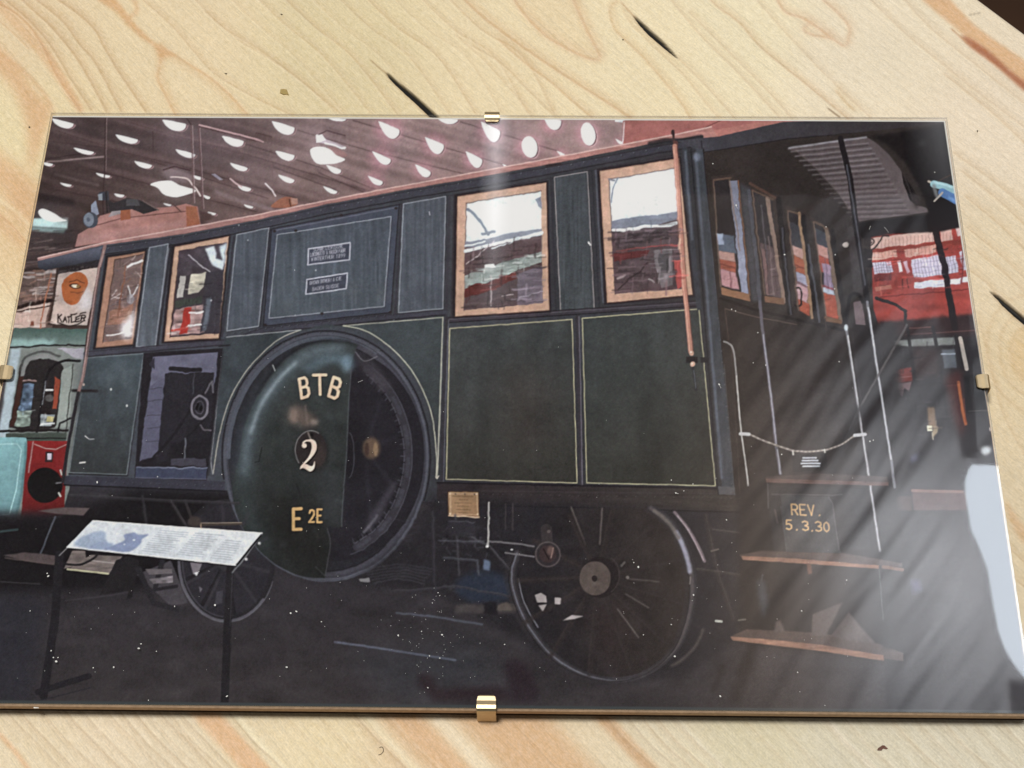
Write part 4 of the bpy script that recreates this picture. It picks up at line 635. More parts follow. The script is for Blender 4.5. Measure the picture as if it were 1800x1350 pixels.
    L(spl([(1540, 524), (1565, 532), (1592, 545)]), 6, (30, 24, 26)); L([(1590, 544), (1598, 600), (1608, 668)], 5.5, (36, 31, 34)); L([(1594, 571), (1513, 712), (1492, 755)], 4, (94, 88, 90), a=.8); L([(1510, 716), (1440, 870), (1390, 990), (1345, 1090), (1300, 1180)], 14, (26, 23, 25), a=.7, bl=4)
    # chain with the little notice
    ch = cv.region('printed_chain')
    chain = spl([(1305, 762), (1316, 763), (1350, 777), (1392, 791), (1422, 793), (1452, 790), (1480, 780), (1500, 767), (1522, 763)])
    L(chain, 3.4, (146, 134, 128), rid=ch); 
    for k in range(0, len(chain) - 1, 2): L([chain[k], (chain[k] + chain[k + 1]) / 2], 2, (206, 196, 188), a=.8)
    L([(1301, 762), (1316, 763)], 6, (205, 205, 208)); L([(1502, 765), (1520, 763)], 6, (205, 205, 212)); L([(1393, 792), (1394, 800)], 3, (205, 200, 196)); L([(1449, 790), (1450, 798)], 3, (205, 200, 196))
    ns = cv.region('printed_notice')
    P([(1392, 800), (1452, 796), (1456, 826), (1394, 830)], (36, 32, 34), rid=ns)
    for k, (a0, a1) in enumerate(((1411, 1434), (1410, 1437), (1408, 1441), (1411, 1440))):
        x = a0; y = 804.5 + k * 4.9
        while x < a1:
            w_ = rng.uniform(2.5, 6); L([(x, y), (min(x + w_, a1), y - .2)], 2.9, (208, 214, 232)); x += w_ + 1.3
    # steps
    for nm, tp, fc in (('a', [(1346, 838), (1440, 832), (1560, 838), (1562, 850), (1346, 843)], [(1346, 841), (1562, 848), (1562, 854), (1347, 848)]),
                       ('b', [(1300, 975), (1340, 968), (1480, 972), (1586, 990), (1586, 997), (1304, 982)], [(1304, 977), (1400, 982), (1545, 994), (1545, 1000), (1400, 990), (1305, 984)]),
                       ('c', [(1284, 1119), (1312, 1106), (1440, 1112), (1545, 1132), (1588, 1148), (1588, 1162), (1286, 1124)], [(1284, 1119), (1340, 1123), (1440, 1133), (1553, 1152), (1554, 1162), (1440, 1144), (1340, 1132), (1288, 1126)])):
        sp = cv.region('printed_step')
        P(tp, (84, 68, 64) if nm != 'a' else (74, 60, 58), rid=sp, bl=.8); P(fc, (154, 110, 90) if nm != 'a' else (104, 76, 70), rid=sp, tex=(.08, 18, 3, 95))
    L([(1552, 996), (1586, 1001)], 6, (128, 92, 78)); P([(1418, 990), (1426, 992), (1428, 1008), (1420, 1010)], (110, 70, 56), bl=1)
    P([(1348, 852), (1520, 858), (1530, 966), (1360, 968)], (44, 42, 45), bl=1.5); pn = cv.region('printed_panel'); P([(1372, 870), (1456, 873), (1462, 882), (1478, 972), (1382, 970)], (62, 63, 67), rid=pn, tex=(.05, 20, 20, 96)); L([(1356, 868), (1460, 870), (1480, 868)], 1.8, (92, 88, 92), a=.8); L([(1456, 873), (1463, 884), (1474, 966)], 1.8, (96, 94, 98), a=.8); L([(1349, 850), (1350, 892)], 2, (96, 92, 94), a=.7); L([(1362, 896), (1366, 918)], 3, (90, 76, 74), a=.7); L([(1372, 890), (1382, 968)], 1.6, (84, 84, 90), a=.6)
    yl = (212, 168, 112)
    T('REV.', (1392, 904), (10, .4), (-1.5, -18), 2.7, yl, gap=.45, rid=pn)
    for g, x in (('5', 1382), ('.', 1396), ('3', 1411), ('.', 1423), ('3', 1434), ('0', 1448)): T(g, (x, 930 + (x - 1382) * .06), (9.5, .4), (-1, -16.5), 2.7, yl)
    # darkness behind the steps
    P([(1330, 1020), (1345, 1022), (1350, 1060), (1342, 1090), (1334, 1056)], (66, 72, 82), bl=3, a=.8)
    for p in ([(1364, 1092), (1372, 1090), (1380, 1110), (1360, 1112)], [(1428, 1080), (1482, 1058), (1452, 1118), (1426, 1118)], [(1460, 1118), (1492, 1076), (1512, 1100), (1540, 1132), (1480, 1124)]): P(p, (92, 80, 78), bl=1.2)
    P([(1540, 1010), (1570, 1010), (1572, 1140), (1552, 1140)], (40, 37, 38), bl=3); L([(1545, 1000), (1552, 1090)], 1.4, (120, 140, 130), a=.5)
    L([(1258, 1091), (1268, 1092)], 4, (186, 186, 178)); L([(1298, 1090), (1310, 1088)], 3, (104, 98, 92)); L([(1250, 968), (1262, 965)], 3, (92, 84, 80)); L([(1320, 1160), (1290, 1230)], 16, (36, 31, 31), a=.7, bl=5); L([(1270, 1170), (1254, 1215)], 9, (40, 34, 34), a=.7, bl=3)
    L([(1340, 1010), (1336, 1030)], 3, (60, 60, 66)); L([(1212, 1026), (1213, 1014)], 2, (180, 170, 160), a=.5)
    P([(1598, 1020), (1616, 1018), (1622, 1040), (1604, 1044)], (84, 84, 118), a=.9, bl=3); L([(1597, 1000), (1602, 1080)], 2, (30, 28, 34), a=.6, bl=1); L(spl([(1620, 1046), (1650, 1048), (1668, 1060), (1664, 1080), (1640, 1130)]), 12, (28, 26, 28), a=.6, bl=5)
    # ---- information board on two legs
    ib = cv.region('printed_information_board')
    L([(104, 975), (96, 1090), (76, 1222)], 15, (36, 34, 40), rid=ib); L([(66, 1216), (110, 1202), (155, 1188)], 11, (37, 35, 41), rid=ib); L([(66, 1232), (160, 1208)], 2.4, (42, 40, 48), a=.8); L([(404, 1000), (400, 1090), (394, 1240)], 14, (37, 35, 40), rid=ib); L([(408, 1005), (404, 1100)], 1.5, (66, 64, 72), a=.7)
    bq = [(162, 914.7), (460, 936.5), (414, 993), (117, 961)]
    L([(104, 976), (118, 962)], 2, (130, 128, 132)); L([(408, 1006), (430, 980), (460, 938)], 2.6, (110, 112, 118)); P([(x + 1, y + 4) for x, y in bq], (30, 28, 34)); P(bq, (214, 222, 232), rid=ib, g=((226, 232, 240), (300, 980), (320, 920)), tex=(.015, 5, 5, 97)); L([bq[0], bq[1]], 1.8, (248, 250, 252)); L([bq[3], bq[2]], 2, (246, 250, 252))
    m = quadmap(bq)
    P(spl([m(.02, .75), m(.06, .45), m(.1, .35), m(.14, .4), m(.17, .6), m(.2, .72), m(.22, .95), m(.06, .95)], 4, True), (160, 178, 208), bl=1.2); P([m(.14, .72), m(.24, .72), m(.24, .96), m(.12, .96)], (148, 166, 202), bl=1.2); P(spl([m(.22, .9), m(.28, .6), m(.25, .42), m(.29, .3), m(.33, .36), m(.385, .33), m(.37, .5), m(.385, .66), m(.36, .95), m(.24, .96)], 4, True), (134, 150, 190), bl=1); E(*m(.33, .55), 2.5, 1.8, (205, 215, 232)); E(*m(.3, .72), 2, 1.4, (205, 215, 232))
    for k in range(11):
        v = .16 + k * .07
        for (u0, u1) in ((.42, .6), (.63, .8), (.83, .96)):
            if k < 2 and u0 > .7: continue
            L([m(u0, v), m(u0 + (u1 - u0) * rng.uniform(.7, 1), v)], 1.3, (158, 168, 184), a=.75)
    for x, y in ((456, 955), (433, 983)): E(x, y, 2.8, 2.8, (150, 150, 156)); E(x - .6, y - .6, 1.4, 1.4, (230, 230, 234))
    # rod behind the board
    L([(352, 922), (424, 920)], 4.5, (70, 60, 56)); L([(352, 919), (424, 918)], 1.4, (170, 150, 135), a=.8); L([(352, 918), (353, 928)], 2, (180, 150, 125)); E(342, 917, 12, 9, (66, 56, 54), bl=1.5)
    # photographic softness and grain
    lum = cv.c @ np.array((.3, .59, .11), np.float32)
    cv.c = lum[..., None] + (cv.c - lum[..., None]) * .80
    cv.c = cv.c * .965 + .022
    # glow of the bright lamps and windows in the exposure, paper mottle
    hot = np.clip(cv.c - .68, 0, 1); hot[430:] = 0; cv.c = np.clip(cv.c + blur(hot, 3) * .30 + blur(hot, 7) * .45 + blur(hot, 24) * .30, 0, 1)
    mot = noise(cv.h, cv.w, 5, 5, 301) * .022 + noise(cv.h, cv.w, 13, 11, 302) * .022 + noise(cv.h, cv.w, 40, 34, 303) * .03 + noise(cv.h, cv.w, 2.2, 2.2, 304) * .018
    cv.c = cv.c * (1 + mot[..., None])
    for q, n_, sc in (([(203, 458), (250, 448), (230, 594), (182, 600)], 60, 1), ([(317, 500), (392, 492), (384, 584), (300, 590)], 60, 1), ([(819, 440), (952, 415), (954, 532), (816, 544)], 110, 1.6), ([(1074, 400), (1194, 390), (1200, 506), (1082, 515)], 110, 1.6), ([(1262, 450), (1300, 450), (1312, 512), (1268, 502)], 26, .7),
                      ([(1344, 440), (1372, 445), (1376, 522), (1346, 516)], 26, .7), ([(1390, 460), (1412, 462), (1424, 550), (1404, 542)], 22, .6), ([(1438, 470), (1464, 474), (1474, 558), (1452, 552)], 22, .6), ([(1536, 445), (1690, 425), (1704, 505), (1540, 520)], 110, 1), ([(40, 480), (98, 470), (90, 570), (24, 580)], 70, 1), ([(44, 660), (104, 650), (94, 748), (26, 750)], 50, .8), ([(1560, 600), (1680, 595), (1690, 760), (1570, 770)], 60, 1.2)):
        m = quadmap(q)
        for _ in range(n_):
            x, y = m(rng.random(), rng.random()); cx_, cy_ = int(np.clip(x - cv.x0, 0, cv.w - 1)), int(np.clip(y - cv.y0, 0, cv.h - 1))
            b = cv.c[cy_, cx_] * 255; t = rng.choice((.62, .78, 1.25, 1.5)); l = rng.uniform(2, 11) * sc
            if rng.random() < .6: L([(x - l, y + l * .07), (x + l, y - l * .07)], rng.uniform(.8, 2.4) * sc, np.clip(b * t, 0, 235), a=.55, bl=.5)
            else: L([(x, y - l * .8), (x - l * .06, y + l * .8)], rng.uniform(.8, 2.2) * sc, np.clip(b * t, 0, 235), a=.5, bl=.5)
    # edges of a photograph are never ruler-straight: a slight wander of the image, more in the old window glass
    yy, xx = np.mgrid[0:cv.h, 0:cv.w].astype(np.float32)
    wob = np.full((cv.h, cv.w), .22, np.float32)
    for q in ([(201, 456), (252, 446), (231, 596), (180, 602)], [(315, 441), (398, 426), (385, 586), (298, 593)], [(819, 356), (951, 335), (954, 533), (816, 545)], [(1069, 315), (1185, 295), (1200, 508), (1081, 516)],
              [(1254, 318), (1480, 400), (1480, 560), (1266, 503)], [(1530, 410), (1700, 400), (1716, 560), (1545, 570)], [(30, 470), (150, 470), (120, 760), (0, 760)], [(620, 900), (900, 900), (900, 1080), (620, 1080)], [(245, 640), (380, 630), (365, 830), (240, 830)]):
        xa, ya, mk = cv.mask(q); wob[ya:ya + mk.shape[0], xa:xa + mk.shape[1]] += blur(mk, 3) * .55
    dx = (noise(cv.h, cv.w, 15, 12, 401) + .5 * noise(cv.h, cv.w, 6, 5, 403)) * wob; dy = (noise(cv.h, cv.w, 12, 15, 402) + .5 * noise(cv.h, cv.w, 5, 6, 404)) * wob
    u = np.clip(xx + dx, 0, cv.w - 1.01); v = np.clip(yy + dy, 0, cv.h - 1.01); i = u.astype(int); j = v.astype(int); fu = (u - i)[..., None]; fv = (v - j)[..., None]
    cv.c = (cv.c[j, i] * (1 - fu) + cv.c[j, i + 1] * fu) * (1 - fv) + (cv.c[j + 1, i] * (1 - fu) + cv.c[j + 1, i + 1] * fu) * fv
    soft = blur(cv.c, .5); cv.c = np.clip(soft + (soft - blur(soft, 2.2)) * .35, 0, 1)
    g = np.random.default_rng(5)
    gr = g.standard_normal((cv.h, cv.w, 1)).astype(np.float32) * .013 + g.standard_normal((cv.h, cv.w, 3)).astype(np.float32) * .008
    gr = blur(gr, .6) * 1.5
    cv.c = np.clip(cv.c + gr, .02, .93)
    return cv
# PAINT-END

# ------------------------------------------------------------------ helpers
def srgb2lin(c):
    c = np.asarray(c, np.float32)
    return np.where(c <= 0.04045, c / 12.92, ((c + 0.055) / 1.055) ** 2.4)

def project(x, y, z):
    """plane point (z over the glass top) to photo pixels: where the print and the boards are traced from"""
    p = np.stack([x, y, np.full_like(x, z)], -1) @ RC.T + TC
    return p[..., 0] / p[..., 2] * F + 900, p[..., 1] / p[..., 2] * F + 675

def tag(o, label=None, cat=None, kind=None, group=None):
    for k, v in (('label', label), ('category', cat), ('kind', kind), ('group', group)):
        if v: o[k] = v
    return o

def empty(name, loc=(0, 0, 0)):
    o = bpy.data.objects.new(name, None); C.objects.link(o); o.location = loc; o.empty_display_size = .02
    return o

def link(name, me, mats, parent=None):
    o = bpy.data.objects.new(name, me); C.objects.link(o)
    for m in (mats if isinstance(mats, (list, tuple)) else [mats]): me.materials.append(m)
    if parent is not None: o.parent = parent
    return o

def mesh_np(name, v, f):
    """quads or triangles from arrays"""
    me = bpy.data.meshes.new(name); n = f.shape[1]
    me.vertices.add(len(v)); me.vertices.foreach_set('co', np.ascontiguousarray(v, np.float32).ravel())
    me.loops.add(f.size); me.loops.foreach_set('vertex_index', np.ascontiguousarray(f, np.int32).ravel())
    me.polygons.add(len(f)); me.polygons.foreach_set('loop_start', np.arange(0, f.size, n, dtype=np.int32))
    me.update(calc_edges=True); me.validate()
    return me

def set_col(me, name, rgb):
    a = me.color_attributes.new(name, 'FLOAT_COLOR', 'POINT')
    b = np.ones((len(rgb), 4), np.float32); b[:, :3] = rgb
    a.data.foreach_set('color', b.ravel())

def bm_mesh(name, bm):
    me = bpy.data.meshes.new(name); bm.to_mesh(me); bm.free(); return me

def box(bm, x0, x1, y0, y1, z0, z1, bev=0):
    r = bmesh.ops.create_cube(bm, size=1.0)
    for v in r['verts']:
        v.co = Vector(((x0 + x1) / 2 + v.co.x * (x1 - x0), (y0 + y1) / 2 + v.co.y * (y1 - y0), (z0 + z1) / 2 + v.co.z * (z1 - z0)))
    if bev:
        es = list({e for v in r['verts'] for e in v.link_edges})
        bmesh.ops.bevel(bm, geom=es, offset=bev, segments=2, affect='EDGES', profile=.6)

class Nodes:
    def __init__(s, name):
        s.m = bpy.data.materials.new(name); s.m.use_nodes = True; s.t = s.m.node_tree
        s.b = s.t.nodes['Principled BSDF']; s.out = s.t.nodes['Material Output']
    def n(s, typ, **k):
        o = s.t.nodes.new(typ)
        for a, v in k.items(): setattr(o, a, v)
        return o
    def l(s, a, b): s.t.links.new(a, b)
    def math(s, op, a, b=None, c=None):
        o = s.n('ShaderNodeMath', operation=op)
        for i, v in enumerate((a, b, c)):
            if v is None: continue
            if isinstance(v, (int, float)): o.inputs[i].default_value = v
            else: s.l(v, o.inputs[i])
        return o.outputs[0]

def simple(name, rgb, rough=.5, metal=0, spec=.5, var=0, scale=400):
    k = Nodes(name); k.b.inputs['Roughness'].default_value = rough; k.b.inputs['Metallic'].default_value = metal
    k.b.inputs['Specular IOR Level'].default_value = spec
    k.b.inputs['Base Color'].default_value = (*rgb, 1)
    if var:
        nz = k.n('ShaderNodeTexNoise'); nz.inputs['Scale'].default_value = scale; nz.inputs['Detail'].default_value = 3
        tc = k.n('ShaderNodeTexCoord'); k.l(tc.outputs['Object'], nz.inputs['Vector'])
        hs = k.n('ShaderNodeHueSaturation'); hs.inputs['Color'].default_value = (*rgb, 1)
        k.l(k.math('MULTIPLY_ADD', nz.outputs[0], var * 2, 1 - var), hs.inputs['Value']); k.l(hs.outputs[0], k.b.inputs['Base Color'])
    return k.m

# ------------------------------------------------------------------ table
ANG = math.radians(-47.5); CU, SU = math.cos(ANG), math.sin(ANG)

def paint_table():
    X0, Y0 = -120, -120
    cv = Canvas(X0, Y0, 2060, 1640); P, L, E = cv.P, cv.L, cv.E
    # tone of the boards, by place
    yy, xx = np.mgrid[0:cv.h, 0:cv.w].astype(np.float32); xx += X0; yy += Y0
    pts = [(30, 30, 222, 198, 156), (300, 60, 224, 202, 160), (600, 80, 216, 198, 152), (900, 60, 228, 208, 165), (1150, 120, 230, 212, 170), (1300, 60, 232, 217, 178), (1500, 100, 230, 214, 184), (1750, 250, 230, 212, 184),
           (1740, 450, 224, 204, 168), (1780, 650, 222, 200, 158), (1780, 900, 216, 196, 158), (20, 260, 226, 208, 160), (30, 400, 222, 190, 140), (5, 600, 230, 212, 170), (60, 1310, 226, 206, 168), (200, 1300, 228, 208, 174), (300, 1310, 226, 208, 174), (480, 1300, 224, 204, 162),
           (560, 1310, 228, 208, 162), (750, 1300, 222, 192, 148), (900, 1300, 218, 188, 145), (1000, 1300, 220, 198, 160), (1150, 1310, 218, 202, 168), (1300, 1310, 214, 202, 166), (1500, 1310, 214, 204, 176), (1700, 1310, 214, 204, 178)]
    num = np.zeros((cv.h, cv.w, 3), np.float32); den = np.zeros((cv.h, cv.w, 1), np.float32)
    for x, y, r, g, b in pts:
        w = (1 / (((xx - x) ** 2 + (yy - y) ** 2) / 1e4 + .35) ** 1.7)[..., None]
        num += w * np.array((r, g, b), np.float32); den += w
    cv.c = num / den / 255
    og = (214, 168, 116); dk = (176, 134, 84)
    # warm late-wood bands
    P(spl([(-60, 30), (0, 82), (35, 118), (58, 155), (82, 178), (92, 196), (70, 260), (52, 300), (48, 230), (28, 165), (0, 130), (-60, 90)], 5, True), og, a=.85, bl=7); L(spl([(0, 95), (45, 128), (78, 165), (90, 190)]), 5, (206, 152, 98), a=.5, bl=2.5)
    P([(-60, 240), (0, 268), (40, 300), (70, 330), (60, 400), (30, 390), (0, 330), (-60, 300)], og, a=.85, bl=12); P([(-60, 330), (0, 375), (44, 425), (40, 440), (0, 405), (-60, 350)], og, a=.6, bl=4); L([(-20, 360), (20, 395), (44, 424)], 3, (200, 148, 96), a=.6, bl=1)
    L([(-20, 470), (10, 500), (30, 530)], 2, dk, a=.4, bl=1); L([(-10, 345), (30, 372), (50, 395)], 4, (240, 226, 190), a=.7, bl=2)
    def grain(pts, w=2.2, c=dk, a=.7, side=1):
        q = spl(pts, 8); L(q + (side * 3, -side * 3), w * 4, c, a=a * .34, bl=2.8); L(q, w * 1.1, c, a=a * .78, bl=1.1); L(q - (side * 2.2, -side * 2.2), 1.6, (246, 232, 200), a=.35, bl=1)
    # traced growth rings, top left
    P(spl([(-20, -10), (14, 12), (52, 50), (90, 95), (122, 145), (146, 194), (132, 192), (105, 150), (72, 104), (40, 66), (0, 22)], 5, True), og, a=.6, bl=2.2)
    grain([(-30, -12), (0, 7), (33, 27), (67, 67), (100, 133), (140, 193)], 3, (196, 142, 88), .75); grain([(10, 0), (53, 37), (87, 77), (125, 140), (160, 193)], 2.4); grain([(-20, 20), (20, 55), (50, 85)], 2.5, (200, 150, 98), .5)
    grain([(33, -6), (63, 22), (93, 50), (140, 110), (187, 196)], 2.6); grain([(60, -4), (110, 37), (140, 78), (167, 110), (213, 196)], 2.4); grain([(103, 0), (140, 26), (167, 53), (180, 78), (187, 90), (213, 133), (257, 197)], 2.4)
    P(spl([(168, -4), (200, -4), (226, 28), (250, 55), (275, 78), (286, 84), (310, 98), (290, 100), (282, 108), (272, 84), (248, 66), (222, 42), (205, 22)], 5, True), (208, 158, 100), a=.8, bl=1.8); L(spl([(232, -5), (240, 10), (238, 22), (226, 30)]), 6, (208, 160, 104), a=.7, bl=2)
    grain([(277, 84), (281, 105), (276, 135), (282, 150), (292, 170), (308, 202)], 4, (206, 160, 104), .75); grain([(282, 80), (317, 103), (367, 135), (398, 161), (433, 199)], 4, (206, 162, 108), .75, -1)
    grain([(247, -4), (300, 43), (345, 95), (383, 133), (450, 172), (513, 202)], 1.8, dk, .5); grain([(360, 20), (420, 70), (500, 120), (600, 200)], 1.6, dk, .45); grain([(340, -5), (390, 45), (460, 90), (540, 150), (590, 198)], 1.5, dk, .4)
    for k in range(9): grain([(400 + k * 48, -8), (455 + k * 49, 44 + k), (520 + k * 50, 100), (606 + k * 46, 200)], 1.5, dk, .25 + .18 * ((k * 7) % 3))
    # cathedral figure, top middle
    grain([(813, -4), (853, 33), (920, 83), (1000, 137), (1060, 175), (1105, 205)], 4, (196, 152, 100), .7); grain([(877, 70), (925, 112), (967, 143), (1000, 172), (1040, 206)], 3, (196, 154, 102), .65); grain([(830, 80), (880, 110), (930, 160), (975, 205)], 2, dk, .4); grain([(800, 60), (850, 105), (900, 160), (935, 205)], 1.8, dk, .35)
    P(spl([(905, -10), (1008, -10), (1030, 50), (1050, 92), (1047, 102), (1010, 92), (960, 62), (920, 22)], 5, True), (222, 196, 150), a=.4, bl=5); grain([(901, -6), (920, 23), (960, 63), (1010, 92), (1042, 104), (1053, 100), (1048, 85), (1030, 50), (1005, -6)], 5, (204, 160, 112), .65)
    grain([(1083, 2), (1071, 16), (1080, 50), (1097, 68), (1133, 103), (1173, 150), (1200, 185), (1212, 206)], 3.4, (204, 166, 112), .65); grain([(1095, 15), (1108, 40), (1150, 82), (1200, 130), (1240, 180), (1262, 206)], 2.2, (200, 164, 112), .5); grain([(1180, 0), (1230, 60), (1300, 130), (1370, 206)], 2, dk, .4)
    grain([(1245, -5), (1262, 12), (1300, 40), (1340, 85), (1420, 150), (1490, 208)], 2.2, (186, 140, 88), .65); grain([(1210, 20), (1290, 100), (1350, 160), (1390, 206)], 1.8, dk, .45); grain([(1330, 0), (1400, 78), (1460, 140), (1530, 206)], 1.6, dk, .4)
    grain([(1190, 100), (1240, 150), (1290, 206)], 1.8, dk, .4); grain([(1470, 160), (1485, 178), (1500, 192)], 4, (200, 160, 100), .5); L([(1455, 190), (1476, 206)], 2.4, (110, 76, 40), a=.7, bl=.6)
    # knot figure
    grain([(1363, -6), (1380, 20), (1407, 30), (1430, 43), (1457, 63)], 4, (204, 156, 110), .6); grain([(1440, -6), (1467, 17), (1490, 43), (1492, 62), (1484, 80), (1460, 67), (1428, 61), (1412, 52), (1420, 42)], 4, (206, 162, 118), .6)
    grain([(1527, -4), (1597, 63), (1683, 133), (1740, 178), (1830, 246)], 2, (190, 156, 112), .5); grain([(1587, -4), (1637, 50), (1720, 117), (1830, 205)], 2, (190, 156, 112), .5)
    # orange resin streak beside the table edge
    P(spl([(1615, -8), (1660, -8), (1720, 50), (1830, 130), (1830, 175), (1800, 152), (1733, 97), (1683, 52)], 4, True), (216, 166, 112), a=.85, bl=2.5); P(spl([(1690, 62), (1712, 72), (1745, 96), (1780, 128), (1830, 165), (1830, 182), (1796, 156), (1758, 122), (1735, 104), (1705, 82)], 4, True), (160, 84, 40), a=.85, bl=1.6); L([(1672, 50), (1700, 76)], 2.5, (180, 120, 66), a=.7, bl=1)
    L([(1704, 26), (1722, 22)], 2, (150, 130, 100), a=.6, bl=.6)
    # right strip
    for a, b in (((1676, 268), (1830, 390)), ((1690, 300), (1830, 425)), ((1697, 345), (1830, 470)), ((1700, 400), (1830, 520)), ((1715, 440), (1830, 545)), ((1660, 130), (1830, 280)), ((1705, 475), (1760, 530)), ((1760, 900), (1840, 990)), ((1770, 960), (1850, 1050)), ((1775, 1010), (1850, 1090))):
        grain([a, ((a[0] + b[0]) / 2 + 4, (a[1] + b[1]) / 2 - 3), b], 2, (190, 152, 100), .55)
    E(1812, 625, 40, 50, (214, 178, 120), a=.55, bl=9)
    for r in (38, 58, 80): L(ellp(1815, 622, r, r * 1.3, -12, 80, 285), 4, (196, 158, 104), a=.45, bl=2.5)
    grain([(1720, 560), (1740, 640), (1760, 720), (1800, 800)], 2, dk, .3)
    P(spl([(1766, 880), (1782, 900), (1800, 925), (1840, 960), (1840, 985), (1795, 950), (1776, 915)], 4, True), (206, 160, 108), a=.6, bl=3)
    # bottom strip
    def band(x0, x1, c, a, bl=4):        # a stripe of late wood running with the boards
        P([(x0 - 50, 1185), (x1 - 50, 1185), (x1 + 12, 1258), (x1 + 96, 1350), (x1 + 190, 1455), (x0 + 190, 1455), (x0 + 96, 1350), (x0 + 12, 1258)], c, a=a, bl=bl)
    band(326, 380, (220, 172, 120), .9); band(383, 408, (240, 228, 190), .6, 3); band(622, 640, (238, 226, 190), .55, 3); band(660, 730, (214, 168, 116), .8, 7); band(735, 775, (238, 224, 192), .6, 5); band(790, 950, (212, 165, 112), .75, 12); band(1030, 1062, (210, 163, 112), .85, 4); band(1066, 1180, (228, 218, 188), .35, 6); band(965, 1020, (232, 214, 176), .35, 8)
    L([(-40, 1262), (0, 1292), (24, 1318), (60, 1366), (120, 1440)], 8, (220, 168, 114), a=.7, bl=2)
    for x0, a, w in ((40, .5, 2), (78, .45, 1.8), (120, .6, 2), (150, .45, 1.6), (192, .45, 1.8), (215, .5, 2), (240, .6, 2), (262, .4, 1.6), (283, .6, 2), (300, .45, 1.8), (318, .5, 2), (405, .65, 2.2), (500, .25, 1.6), (560, .3, 1.6), (623, .65, 2.2), (680, .3, 1.5), (1062, .7, 2.6), (1100, .45, 2), (1125, .5, 2), (1150, .5, 2), (1183, .6, 2), (1300, .25, 1.6), (1350, .25, 1.6), (1447, .6, 2), (1480, .3, 1.6), (1560, .35, 2), (1600, .3, 1.6), (1650, .35, 2), (1700, .3, 1.6), (1750, .35, 2), (16, .4, 1.8)):
        j = ((x0 * 37) % 11 - 5)
        grain([(x0 - 62, 1175), (x0, 1256), (x0 + 44 + j, 1305), (x0 + 96, 1356), (x0 + 190, 1450)], w, (176, 142, 98), a, -1)
    L([(1170, 1240), (1200, 1276), (1271, 1350)], 6, (240, 232, 208), a=.55, bl=2); L([(1435, 1240), (1475, 1290), (1540, 1356)], 7, (240, 232, 212), a=.6, bl=2)
    for k in range(240):
        x = 1460 + (k * 131) % 380; y = 1255 + (k * 71) % 110
        L([(x, y), (x + 9, y + 9)], 1.6, (238, 230, 210) if k % 2 else (186, 170, 138), a=.4, bl=.7)
    # drying cracks (dark, and sunk into the wood)
    depth = np.zeros((cv.h, cv.w), np.float32)
    for c in ([(679, 127), (683, 129), (700, 144), (724, 163), (748, 184), (772, 206), (757, 206), (734, 184), (714, 166), (696, 149), (684, 136)],
              [(1112, 26), (1120, 31), (1130, 40), (1146, 55), (1165, 72), (1180, 88), (1192, 103), (1176, 91), (1158, 76), (1140, 60), (1126, 45)],
              [(1740, 512), (1758, 521), (1776, 536), (1800, 556), (1860, 604), (1858, 615), (1798, 568), (1774, 547), (1764, 538), (1756, 528)]):
        q = np.array(c, float)
        P(q + (-1, 1), (150, 104, 60), a=.5, bl=2); P(q, (5, 3, 2), bl=.5)
        r = cv.mask(q)
        if r: xa, ya, mk = r; d = depth[ya:ya + mk.shape[0], xa:xa + mk.shape[1]]; np.maximum(d, mk, out=d)
    L([(652, 106), (664, 117), (680, 130)], 2.2, (150, 112, 66), a=.6, bl=.8); L([(1092, 4), (1106, 20), (1116, 30)], 2, (176, 128, 74), a=.7, bl=.8)
    return cv, depth

def sample(a, px, py, x0, y0):
    h, w = a.shape[:2]
    u = np.clip(px - x0 - .5, 0, w - 1.001); v = np.clip(py - y0 - .5, 0, h - 1.001)
    i = u.astype(int); j = v.astype(int); fu = u - i; fv = v - j
    if a.ndim == 3: fu = fu[..., None]; fv = fv[..., None]
    return (a[j, i] * (1 - fu) + a[j, i + 1] * fu) * (1 - fv) + (a[j + 1, i] * (1 - fu) + a[j + 1, i + 1] * fu) * fv

